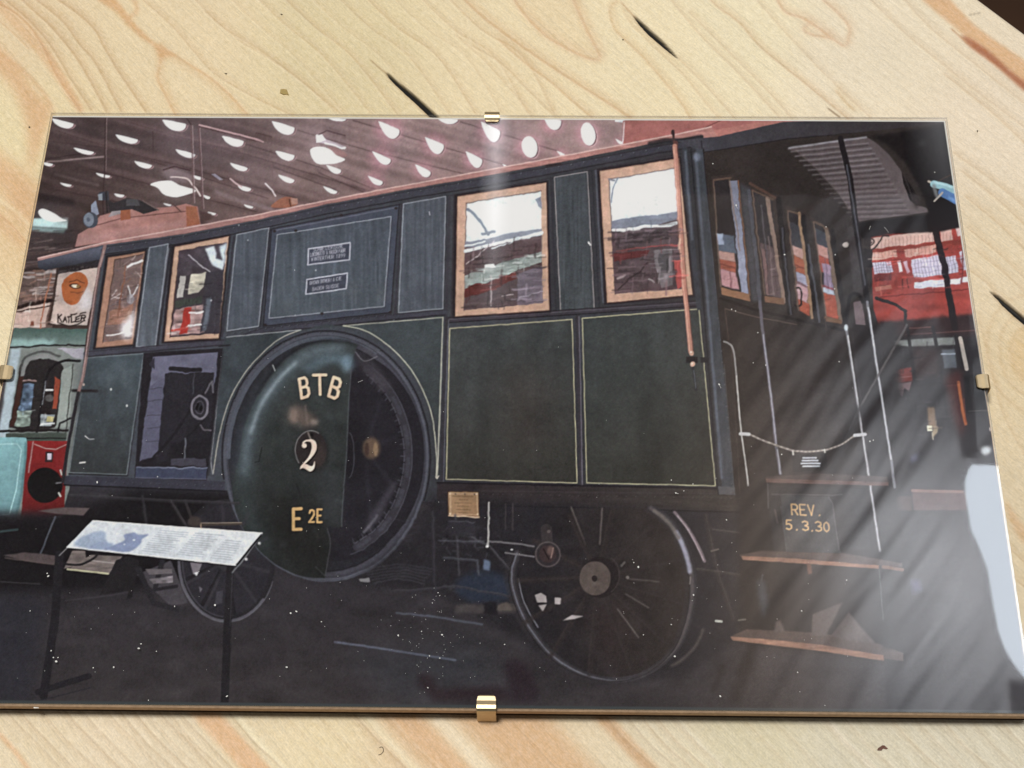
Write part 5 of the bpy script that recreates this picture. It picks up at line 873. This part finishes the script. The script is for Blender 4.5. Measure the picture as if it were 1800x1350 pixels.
def wood_material():
    k = Nodes('pine_boards'); tc = k.n('ShaderNodeTexCoord'); at = k.n('ShaderNodeAttribute'); at.attribute_name = 'boards'
    def nz(sx, sy, scale=1, det=2, rough=.5):
        mp = k.n('ShaderNodeMapping'); mp.inputs['Scale'].default_value = (sx, sy, 1); k.l(tc.outputs['Object'], mp.inputs['Vector'])
        n = k.n('ShaderNodeTexNoise'); n.inputs['Scale'].default_value = scale; n.inputs['Detail'].default_value = det; n.inputs['Roughness'].default_value = rough
        k.l(mp.outputs[0], n.inputs['Vector']); return n.outputs[0]
    # faint growth rings that wander with the board
    sep = k.n('ShaderNodeSeparateXYZ'); k.l(tc.outputs['Object'], sep.inputs[0])
    warp = nz(4, 30, 1, 2); warp2 = nz(1.5, 7, 1, 1)
    ph = k.math('ADD', k.math('MULTIPLY', sep.outputs[1], 215.0), k.math('ADD', k.math('MULTIPLY', warp, 1.3), k.math('MULTIPLY', warp2, 4.0)))
    fr = k.math('FRACT', ph); ring = k.math('POWER', fr, 7.0)
    amp = k.math('MULTIPLY', k.math('SMOOTH_MIN', nz(5, 60, 1, 1), 1.0, .1), .11)
    fib = nz(260, 3000, 1, 2, .6); fib2 = nz(60, 1100, 1, 2, .6); blot = nz(30, 45, 1, 2); spk = nz(1500, 1900, 1, 2, .7); spk2 = nz(520, 700, 1, 2, .6)
    val = k.math('SUBTRACT', 1.0, k.math('MULTIPLY', ring, amp))
    for n, a in ((fib, .36), (fib2, .17), (blot, .12), (spk, .5), (spk2, .2)):
        val = k.math('MULTIPLY', val, k.math('MULTIPLY_ADD', n, a, 1 - a * .5))
    hs = k.n('ShaderNodeHueSaturation'); k.l(at.outputs['Color'], hs.inputs['Color']); k.l(val, hs.inputs['Value'])
    k.l(k.math('MULTIPLY_ADD', spk2, -.35, 1.04), hs.inputs['Saturation'])
    k.l(hs.outputs[0], k.b.inputs['Base Color']); k.b.inputs['Roughness'].default_value = .55; k.b.inputs['Specular IOR Level'].default_value = .25
    bp = k.n('ShaderNodeBump'); bp.inputs['Strength'].default_value = .25; bp.inputs['Distance'].default_value = .0004
    k.l(k.math('SUBTRACT', k.math('ADD', fib, fib2), ring), bp.inputs['Height']); k.l(bp.outputs[0], k.b.inputs['Normal'])
    return k.m
mat_wood = wood_material()

def build_table():
    cv, depth = paint_table()
    # the board edge seen at the top right, in board coordinates (u along the boards, v across)
    vmax = 0.1702 * -SU + 0.1587 * CU
    us = np.concatenate([[-.62, -.45, -.34], np.arange(-.262, .2425, .00075), [.32, .45, .62]])
    vs = np.concatenate([[-.55, -.4, -.3], np.arange(-.206, vmax - .0016, .00030), [vmax - .0012, vmax - .0005, vmax]])
    U, V = np.meshgrid(us, vs, indexing='ij')
    X = U * CU - V * SU; Y = U * SU + V * CU
    px, py = project(X, Y, -ZG)
    col = srgb2lin(np.clip(sample(cv.c, px, py, cv.x0, cv.y0), 0, 1)); dep = sample(depth, px, py, cv.x0, cv.y0)
    Z = -dep * .0015 - np.where(V >= vmax - .0006, (V - (vmax - .0006)) * .5, 0)
    n, m = U.shape; idx = np.arange(n * m).reshape(n, m)
    f = np.stack([idx[:-1, :-1], idx[1:, :-1], idx[1:, 1:], idx[:-1, 1:]], -1).reshape(-1, 4)
    v = np.stack([U, V, Z], -1).reshape(-1, 3); col = col.reshape(-1, 3)
    # rim and underside
    ring = np.concatenate([idx[:, 0], idx[-1, 1:], idx[-2::-1, -1], idx[0, -2:0:-1]])
    low = v[ring].copy(); low[:, 2] = -.028; k = len(ring); base = len(v)
    j = np.arange(k); jn = (j + 1) % k
    side = np.stack([ring[j], base + j, base + jn, ring[jn]], -1)
    v = np.concatenate([v, low]); col = np.concatenate([col, col[ring] * .95])
    me = mesh_np('table', v, np.concatenate([f, side]))
    set_col(me, 'boards', col)
    o = link('table', me, mat_wood); o.rotation_euler = (0, 0, ANG)
    tag(o, 'pale pine tabletop of glued boards with knots, cracks and diagonal grain', 'table')
build_table()

bm = bmesh.new(); box(bm, -3, 3, -3, 3, -.78, -.75)
fl = link('floor', bm_mesh('floor', bm), simple('floor_boards', (.06, .022, .005), .6, var=.3, scale=12)); tag(fl, kind='structure')

# ------------------------------------------------------------------ the framed picture
frame = empty('framed_photograph', (0, 0, 0))
tag(frame, 'frameless clip frame holding a colour photograph of an old green railcar', 'picture frame')

def print_material():
    k = Nodes('photographic_paper'); at = k.n('ShaderNodeAttribute'); at.attribute_name = 'ink'
    k.l(at.outputs['Color'], k.b.inputs['Base Color']); k.b.inputs['Roughness'].default_value = .5; k.b.inputs['Specular IOR Level'].default_value = .0
    return k.m
mat_print = print_material()
PX, PY = W / 2 - .0003, H / 2 - .0003       # half size of the paper
PZ = ZG - .0013

def build_print():
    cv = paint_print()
    nx, ny = 1420, 930
    xs = np.linspace(-PX, PX, nx + 1); ys = np.linspace(-PY, PY, ny + 1)
    X, Y = np.meshgrid(xs, ys, indexing='ij')
    px, py = project(X, Y, PZ - ZG)
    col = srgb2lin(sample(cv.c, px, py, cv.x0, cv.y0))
    # white paper margin left at the top and the right
    mar = np.clip(np.maximum((Y - (PY - .0006)) / .0001, (X - (PX - .0005 * np.clip((Y + .01) / .06, 0, 1))) / .0001), 0, 1)[..., None]
    low = np.clip((-(PY - .0009) - Y) / .0001, 0, 1)[..., None] * np.ones(3); col = col * (1 - low) + np.array((.055, .062, .066)) * low
    col = (col * (1 - mar) + np.array((.72, .70, .64)) * mar).reshape(-1, 3)
    xc, yc = np.meshgrid((xs[:-1] + xs[1:]) / 2, (ys[:-1] + ys[1:]) / 2, indexing='ij')
    qx, qy = project(xc, yc, PZ - ZG)
    ids = cv.id[np.clip((qy - cv.y0).astype(int), 0, cv.h - 1), np.clip((qx - cv.x0).astype(int), 0, cv.w - 1)].ravel()
    v = np.stack([X, Y, np.full_like(X, PZ)], -1).reshape(-1, 3)
    idx = np.arange((nx + 1) * (ny + 1)).reshape(nx + 1, ny + 1)
    f = np.stack([idx[:-1, :-1], idx[1:, :-1], idx[1:, 1:], idx[:-1, 1:]], -1).reshape(-1, 4)
    root = None
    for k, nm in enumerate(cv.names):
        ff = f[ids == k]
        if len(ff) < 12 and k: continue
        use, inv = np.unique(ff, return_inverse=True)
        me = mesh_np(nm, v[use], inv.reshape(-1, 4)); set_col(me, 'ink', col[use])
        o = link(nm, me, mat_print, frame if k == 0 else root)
        if k == 0: root = o
build_print()

def board_material():
    return simple('hardboard', (.40, .27, .17), .8, spec=.2, var=.35, scale=900)
bm = bmesh.new(); box(bm, -W / 2, W / 2, -H / 2 - .0004, H / 2, ZG - .0043, ZG - .0015, .0002)
bb = link('backing_board', bm_mesh('backing_board', bm), board_material(), frame)
bm = bmesh.new(); box(bm, -W / 2 + .0005, W / 2 - .0005, -H / 2 + .0002, H / 2 - .002, .0004, ZG - .0045)
link('gap_shade', bm_mesh('gap_shade', bm), simple('gap_shade_dark', (.022, .010, .005), .9, spec=.1), frame)  # dark block added to stand for the shade in the gap under the board
def glass_materials():
    k = Nodes('glass_face'); k.t.nodes.remove(k.b)
    tr = k.n('ShaderNodeBsdfTransparent'); gl = k.n('ShaderNodeBsdfGlossy'); gl.inputs['Roughness'].default_value = .022
    lw = k.n('ShaderNodeLayerWeight'); lw.inputs['Blend'].default_value = .5     # Schlick, both faces of the pane together
    fac = k.math('MULTIPLY_ADD', k.math('POWER', lw.outputs['Facing'], 5.0), .92, .08)
    mx = k.n('ShaderNodeMixShader'); k.l(fac, mx.inputs[0]); k.l(tr.outputs[0], mx.inputs[1]); k.l(gl.outputs[0], mx.inputs[2]); k.l(mx.outputs[0], k.out.inputs[0])
    e = Nodes('glass_edge'); e.b.inputs['Base Color'].default_value = (.10, .12, .11, 1); e.b.inputs['Roughness'].default_value = .18; e.b.inputs['Alpha'].default_value = .75
    d = Nodes('glass_back'); d.t.nodes.remove(d.b); t2 = d.n('ShaderNodeBsdfTransparent'); d.l(t2.outputs[0], d.out.inputs[0])
    p = Nodes('glass_side'); p.b.inputs['Base Color'].default_value = (.30, .32, .30, 1); p.b.inputs['Roughness'].default_value = .2; p.b.inputs['Alpha'].default_value = .38
    return [k.m, e.m, d.m, p.m]
bm = bmesh.new(); r = bmesh.ops.create_cube(bm, size=1)
for v in bm.verts: v.co = Vector((v.co.x * W, v.co.y * H, ZG - .00055 + v.co.z * .0011))
for f in bm.faces: f.material_index = 0 if f.normal.z > .5 else 2 if f.normal.z < -.5 else 1 if f.normal.y < -.5 else 3
link('glass_pane', bm_mesh('glass_pane', bm), glass_materials(), frame)

# ---- four spring clips
mat_clip = simple('brass_clip', (.46, .36, .22), .36, metal=1, var=.12, scale=700)
def clip_mesh(lip, wid, outx, drop, taper):
    """profile: lip over the glass, rounded bend, leg down the side; x across, -y outwards, origin at the glass edge"""
    th = .00035; top = .0006
    prof = [(lip, .00012), (lip - .0003, .0003), (lip * .55, .00035), (.0006, top), (-.0003, top), (-.0007, top - .0003), (-.0008 - outx * .25, -.0012), (-.0008 - outx, -drop)]
    bm = bmesh.new(); rows = []
    n = len(prof)
    for i, (y, z) in enumerate(prof):
        a = prof[max(i - 1, 0)]; b = prof[min(i + 1, n - 1)]
        t = Vector((b[0] - a[0], b[1] - a[1])).normalized(); nrm = Vector((t.y, -t.x))
        w = wid / 2 * (taper if i == 0 else (1 + taper) / 2 + .04 if i == 1 else 1)
        row = []
        for s in (-1, -.33, .33, 1):
            row.append(bm.verts.new((s * w, y, z)))
        for s in (1, .33, -.33, -1):
            row.append(bm.verts.new((s * w, y + nrm.x * th, z + nrm.y * th)))
        rows.append(row)
    for a, b in zip(rows[:-1], rows[1:]):
        for k in range(8): bm.faces.new((a[k], a[(k + 1) % 8], b[(k + 1) % 8], b[k]))
    bm.faces.new(rows[0]); bm.faces.new(rows[-1][::-1])
    bmesh.ops.recalc_face_normals(bm, faces=bm.faces)
    es = [e for e in bm.edges if e.is_manifold and e.calc_face_angle(0) > 1.2]
    bmesh.ops.bevel(bm, geom=es, offset=.00012, segments=2, affect='EDGES')
    return bm_mesh('clip', bm)
for x, y, rot, lip, wd, ox, dr in ((.0002, -H / 2, 0, .0034, .0053, .0006, .0080), (-.0018, H / 2, 180, .0029, .0050, .0002, .0072), (W / 2, .0012, 90, .0029, .0048, .0002, .0072), (-W / 2, .0018, -90, .0032, .0048, .0002, .0072)):
    o = link('clip', clip_mesh(lip, wd, ox, dr, .72), mat_clip, frame)
    o.location = (x, y, ZG); o.rotation_euler = (0, 0, math.radians(rot))

# ------------------------------------------------------------------ small things lying about
def on_plane(px, py, z):
    d = RC.T @ np.array([(px - 900) / F, (py - 675) / F, 1.0]); t = (z - ZG - loc[2]) / d[2]
    q = loc + d * t
    return Vector((q[0], q[1], z))
S = .000168            # metres of table to one pixel of the photo

def chip(name, outline, px, py, thick, m, label, cat, z=0, tilt=(0, 0)):
    c = on_plane(px, py, z); bm = bmesh.new(); rnd = random.Random(int(px))
    lo = [bm.verts.new((x * S, -y * S * 1.1, 0.00002)) for x, y in outline]; hi = [bm.verts.new((x * S * .93, -y * S * 1.02, thick * (.6 + .8 * rnd.random()))) for x, y in outline]
    n = len(outline); bm.faces.new(lo[::-1]); bm.faces.new(hi)
    for i in range(n): bm.faces.new((lo[i], lo[(i + 1) % n], hi[(i + 1) % n], hi[i]))
    bmesh.ops.triangulate(bm, faces=[f for f in bm.faces if len(f.verts) > 4]); bmesh.ops.recalc_face_normals(bm, faces=bm.faces)
    o = link(name, bm_mesh(name, bm), m); o.location = c; o.rotation_euler = (tilt[0], tilt[1], 0)
    tag(o, label, cat); return o
mat_olive = simple('dry_wood_chip', (.36, .26, .085), .6, var=.25, scale=1500); mat_brown = simple('bark_flake', (.13, .05, .03), .6, var=.4, scale=1500); mat_dark = simple('dark_crumb', (.12, .09, .05), .7); mat_white = simple('white_flake', (.85, .84, .8), .5)
chip('wood_chip', [(-9, -5), (-2, -6), (5, -5), (9, 5), (10, 8), (5, 6), (-1, 7), (-9, 3)], 500, 162, .0004, mat_olive, 'olive brown wood chip lying on the boards above the frame', 'wood chip')
chip('bark_flake', [(-9, 3), (-7, 0), (0, -4), (4, -4), (7, -1), (9, 1), (6, 2), (1, 1), (-2, 4), (-8, 4)], 1551, 1315, .0004, mat_brown, 'small dark brown bark flake lying in front of the frame', 'bark flake')
chip('crumb', [(-3, -1.5), (3, -1), (1, 2)], 397, 130, .0003, mat_dark, 'tiny triangular dark crumb left of the olive wood chip', 'crumb')
chip('crumb', [(-2.5, -1), (1, -2), (2.5, 0), (0, 1.5)], 495, 26, .0003, mat_dark, 'tiny brown crumb near the top of the board, above the olive wood chip', 'crumb')
chip('crumb', [(-2, -1), (2, -1), (2, 1), (-1, 1.5)], 1095, 70, .0003, mat_dark, 'tiny brown crumb beside the curved grain left of the upper crack', 'crumb')
chip('crumb', [(-1.5, -1.5), (1.5, -1.5), (1.5, 1.5), (-1.5, 1.5)], 52, 224, .0003, mat_dark, 'tiny dark crumb on the boards left of the frame corner', 'crumb')
chip('crumb', [(-1, -2), (1.5, -1.5), (1, 1.5), (-1, 2)], 1718, 231, .0003, mat_dark, 'tiny brown crumb on the boards right of the frame corner', 'crumb')
chip('white_flake', [(-4, -2), (4, -2.4), (4.5, 2), (-3.5, 2.4)], 64, 1243, .0005, mat_white, 'white flake stuck to the lower edge of the backing board', 'flake', z=ZG - .0023 - .0004)
# a curled hair
hp = [on_plane(x, y, .00012 + .00006 * math.sin(i)) for i, (x, y) in enumerate(spl([(667, 1314), (671, 1313), (674, 1317), (673, 1322), (669, 1326), (665, 1327)], 5))]
bm = bmesh.new(); rows = []
for i, q in enumerate(hp):
    t = (hp[min(i + 1, len(hp) - 1)] - hp[max(i - 1, 0)]).normalized(); sd = t.cross(Vector((0, 0, 1))).normalized()
    rows.append([bm.verts.new(q + (sd * math.cos(a) + Vector((0, 0, 1)) * math.sin(a)) * .0001) for a in np.linspace(0, 2 * math.pi, 6, endpoint=False)])
for a, b in zip(rows[:-1], rows[1:]):
    for k in range(6): bm.faces.new((a[k], a[(k + 1) % 6], b[(k + 1) % 6], b[k]))
ho = link('hair', bm_mesh('hair', bm), mat_dark)
tag(ho, 'short curled brown hair lying on the table in front of the frame', 'hair')

# dust on the glass
def build_dust():
    big = [(99, 1163, 3.4), (90, 1144, 2), (94, 1156, 2), (102, 1156, 1.8), (244, 1140, 3), (248, 1132, 2), (200, 1173, 2.4), (164, 1174, 1.8), (275, 1145, 1.5), (399, 1224, 2.6), (378, 1064, 3), (307, 1066, 1.8), (171, 848, 3), (85, 1013, 3), (83, 1008, 2), (53, 1074, 1.6), (511, 1078, 2.6), (521, 1075, 2.6), (504, 1173, 2.6), (565, 1093, 1.8), (700, 1117, 2.4), (777, 1116, 2.6), (741, 1110, 1.6), (755, 1153, 1.8), (773, 1157, 1.8), (770, 1042, 1.6), (773, 1047, 1.4), (760, 1060, 1.4), (752, 1209, 2), (887, 1133, 1.8), (1122, 997, 3), (1114, 989, 1.8), (1219, 1046, 2.4), (1180, 1098, 1.8), (1186, 1154, 3), (1131, 1116, 1.6), (1266, 1224, 2.8), (1409, 1074, 2.2), (1402, 1182, 1.8), (1374, 799, 2), (1346, 642, 2), (1324, 638, 1.6), (1332, 585, 2), (1264, 676, 3), (1253, 288, 2.2), (1294, 361, 2.6), (1379, 448, 2.6), (1452, 399, 1.8), (1468, 448, 2), (1643, 303, 1.6), (1277, 914, 2), (1180, 844, 1.8), (1218, 851, 1.6), (1188, 867, 2), (1202, 863, 1.5), (1475, 636, 1.8), (1286, 544, 2), (1293, 547, 1.8), (1467, 508, 1.8), (1035, 428, 2.2), (518, 475, 1.4), (277, 838, 1.6), (390, 834, 1.4), (1529, 776, 2.2), (1535, 774, 2), (1488, 1020, 2), (261, 1231, 1.4), (1450, 1240, 1.2)]
    rnd = random.Random(8)
    for _ in range(150): big.append((rnd.uniform(30, 1500), rnd.triangular(560, 1230, 1120), rnd.uniform(.5, 1.0)))
    for _ in range(60): big.append((rnd.gauss(760, 40), rnd.gauss(1130, 40), rnd.uniform(.5, 1.0)))
    bm = bmesh.new()
    for x, y, r in big:
        c = on_plane(x, y, ZG)
        if abs(c.x) > W / 2 - .001 or abs(c.y) > H / 2 - .001: continue
        v = bmesh.ops.create_icosphere(bm, subdivisions=1, radius=1)['verts']; a = rnd.uniform(0, 3.14); s = rnd.uniform(.7, 1.3); rr = r * S * .62
        for q in v:
            p = Vector((q.co.x * rr * s, q.co.y * rr / s, q.co.z * rr * .5)); p.rotate(Matrix.Rotation(a, 3, 'Z')); q.co = c + p + Vector((0, 0, rr * .45 + .00001))
    for x, y, dx, dy in ((1264, 676, 3, 6), (1293, 361, 3, 5), (1555, 400, 6, 8), (1530, 398, -2, 5), (150, 767, 5, 4), (1187, 866, 5, 2), (630, 672, 7, -3), (650, 880, 0, 0)):
        c = on_plane(x, y, ZG); e = on_plane(x + dx, y + dy, ZG)
        for k in range(5):
            p = c.lerp(e, k / 4); v = bmesh.ops.create_icosphere(bm, subdivisions=1, radius=S * .6)['verts']
            for q in v: q.co = q.co + p + Vector((0, 0, S * .6))
    o = link('dust', bm_mesh('dust', bm), mat_white); tag(o, 'white dust specks scattered over the dark glass', 'dust', kind='stuff')
build_dust()

# ------------------------------------------------------------------ overhead: what the glass mirrors
bm = bmesh.new(); box(bm, -3, 3, -3, 3, 2.62, 2.66)
ce = link('ceiling', bm_mesh('ceiling', bm), simple('ceiling_boards', (.16, .115, .085), .7, var=.2, scale=6)); tag(ce, kind='structure')

def build_curtain():
    k = Nodes('thin_curtain'); k.t.nodes.remove(k.b)
    df = k.n('ShaderNodeBsdfDiffuse'); df.inputs[0].default_value = (.16, .15, .15, 1); tl = k.n('ShaderNodeBsdfTranslucent'); at = k.n('ShaderNodeAttribute'); at.attribute_name = 'veil_tint'; k.l(at.outputs['Color'], tl.inputs[0])
    mx = k.n('ShaderNodeMixShader'); mx.inputs[0].default_value = .6; k.l(df.outputs[0], mx.inputs[1]); k.l(tl.outputs[0], mx.inputs[2]); k.l(mx.outputs[0], k.out.inputs[0])
    root = empty('curtain', (.4, .6, 1.6 + ZG)); tag(root, 'pale rumpled curtain under the roof window, mirrored in the glass', 'curtain')
    def piece(name, x0, x1, y0, y1, n, m, dz, flat):
        y = np.linspace(y0, y1, m); x = np.linspace(0, 1, n)[:, None]
        xr = x1(y) if callable(x1) else np.full(m, x1)
        X = x0 + (xr[None, :] - x0) * x; Y = np.broadcast_to(y[None, :], X.shape)
        d = X * .80 - Y * .60; e = X * .6 + Y * .8
        z = .0056 * np.sin(d * 74 + 2.6 * np.sin(e * 5)) + .0036 * np.sin(d * 131 + 2.5 * np.sin(e * 9 + 1)) + .0030 * np.sin(e * 31 + d * 12) + .0016 * np.sin(d * 270 + 2 * np.sin(e * 14))
        z = z * (1 - x ** 10 * flat) * np.clip((X - .22) / .30, .06, 1) ** 1.5 + dz
        idx = np.arange(n * m).reshape(n, m); f = np.stack([idx[:-1, :-1], idx[1:, :-1], idx[1:, 1:], idx[:-1, 1:]], -1).reshape(-1, 4)
        me = mesh_np(name, np.stack([X - .4, Y - .6, z], -1).reshape(-1, 3), f)
        t = np.clip((X - .30) / .22, 0, 1)[..., None]; t = t * t * (3 - 2 * t)
        set_col(me, 'veil_tint', (np.array((.74, .56, .44)) * np.clip((X[..., None] - .02) / .28, .0, 1) ** 1.5 * (1 - t) + np.array((.65, .63, .64)) * t).reshape(-1, 3))  # tint graded sideways to shape the brown veil mirrored in the glass
        for p in me.polygons: p.use_smooth = True
        link(name, me, k.m, root)
    hy = [.16, .37, .395, .416, .44, .481, .531, .565, .591, .644, .665, .685, .70, 1.16]; hx = [.695, .690, .674, .665, .660, .658, .657, .649, .641, .640, .642, .650, .665, .70]
    piece('panel', .02, lambda y: np.interp(y, hy, hx), .16, 1.16, 360, 240, 0, 1)
    piece('flap', .66, .97, .14, .378, 60, 60, .012, 0)
    piece('flap', .64, .97, .697, 1.16, 60, 80, .012, 0)
build_curtain()

def streak_emitter(x, y0, y1, z, w, power, label):  # invented glowing tube, emission graded to draw a streak in the glass
    n = 24; bm = bmesh.new(); rows = []
    for i in range(n + 1):
        y = y0 + (y1 - y0) * i / n
        rows.append([bm.verts.new((w * math.cos(a), y - y0, w * .8 * math.sin(a))) for a in np.linspace(0, 2 * math.pi, 20, endpoint=False)])
    for a, b in zip(rows[:-1], rows[1:]):
        for k in range(20): bm.faces.new((a[k], b[k], b[(k + 1) % 20], a[(k + 1) % 20]))
    bm.faces.new(rows[0]); bm.faces.new(rows[-1][::-1]); bmesh.ops.recalc_face_normals(bm, faces=bm.faces)
    k = Nodes('streak_glow'); k.t.nodes.remove(k.b); tc = k.n('ShaderNodeTexCoord'); sp = k.n('ShaderNodeSeparateXYZ'); k.l(tc.outputs['Object'], sp.inputs[0])
    em = k.n('ShaderNodeEmission'); em.inputs[0].default_value = (.95, .95, 1, 1)
    fx = k.math('POWER', k.math('MAXIMUM', k.math('SUBTRACT', 1.0, k.math('MULTIPLY', k.math('ABSOLUTE', sp.outputs[0]), 1 / w)), 0.0), 1.3)
    fy = k.math('POWER', k.math('MULTIPLY', sp.outputs[1], 1 / (y1 - y0)), 1.1)
    k.l(k.math('MULTIPLY', k.math('MULTIPLY', fx, fy), power), em.inputs[1]); k.l(em.outputs[0], k.out.inputs[0])
    o = link('streak_emitter', bm_mesh('streak_emitter', bm), k.m); o.location = (x, y0, z); tag(o, label, 'lamp')
streak_emitter(-.062, 1.22, 1.80, 2.2 + ZG, .036, 5.0, 'brighter added emitter, makes the mirrored streak below the top clip')
streak_emitter(.86, 1.42, 1.80, 2.2 + ZG, .065, 1.8, 'dimmer added emitter, makes the mirrored streak right of the top clip')
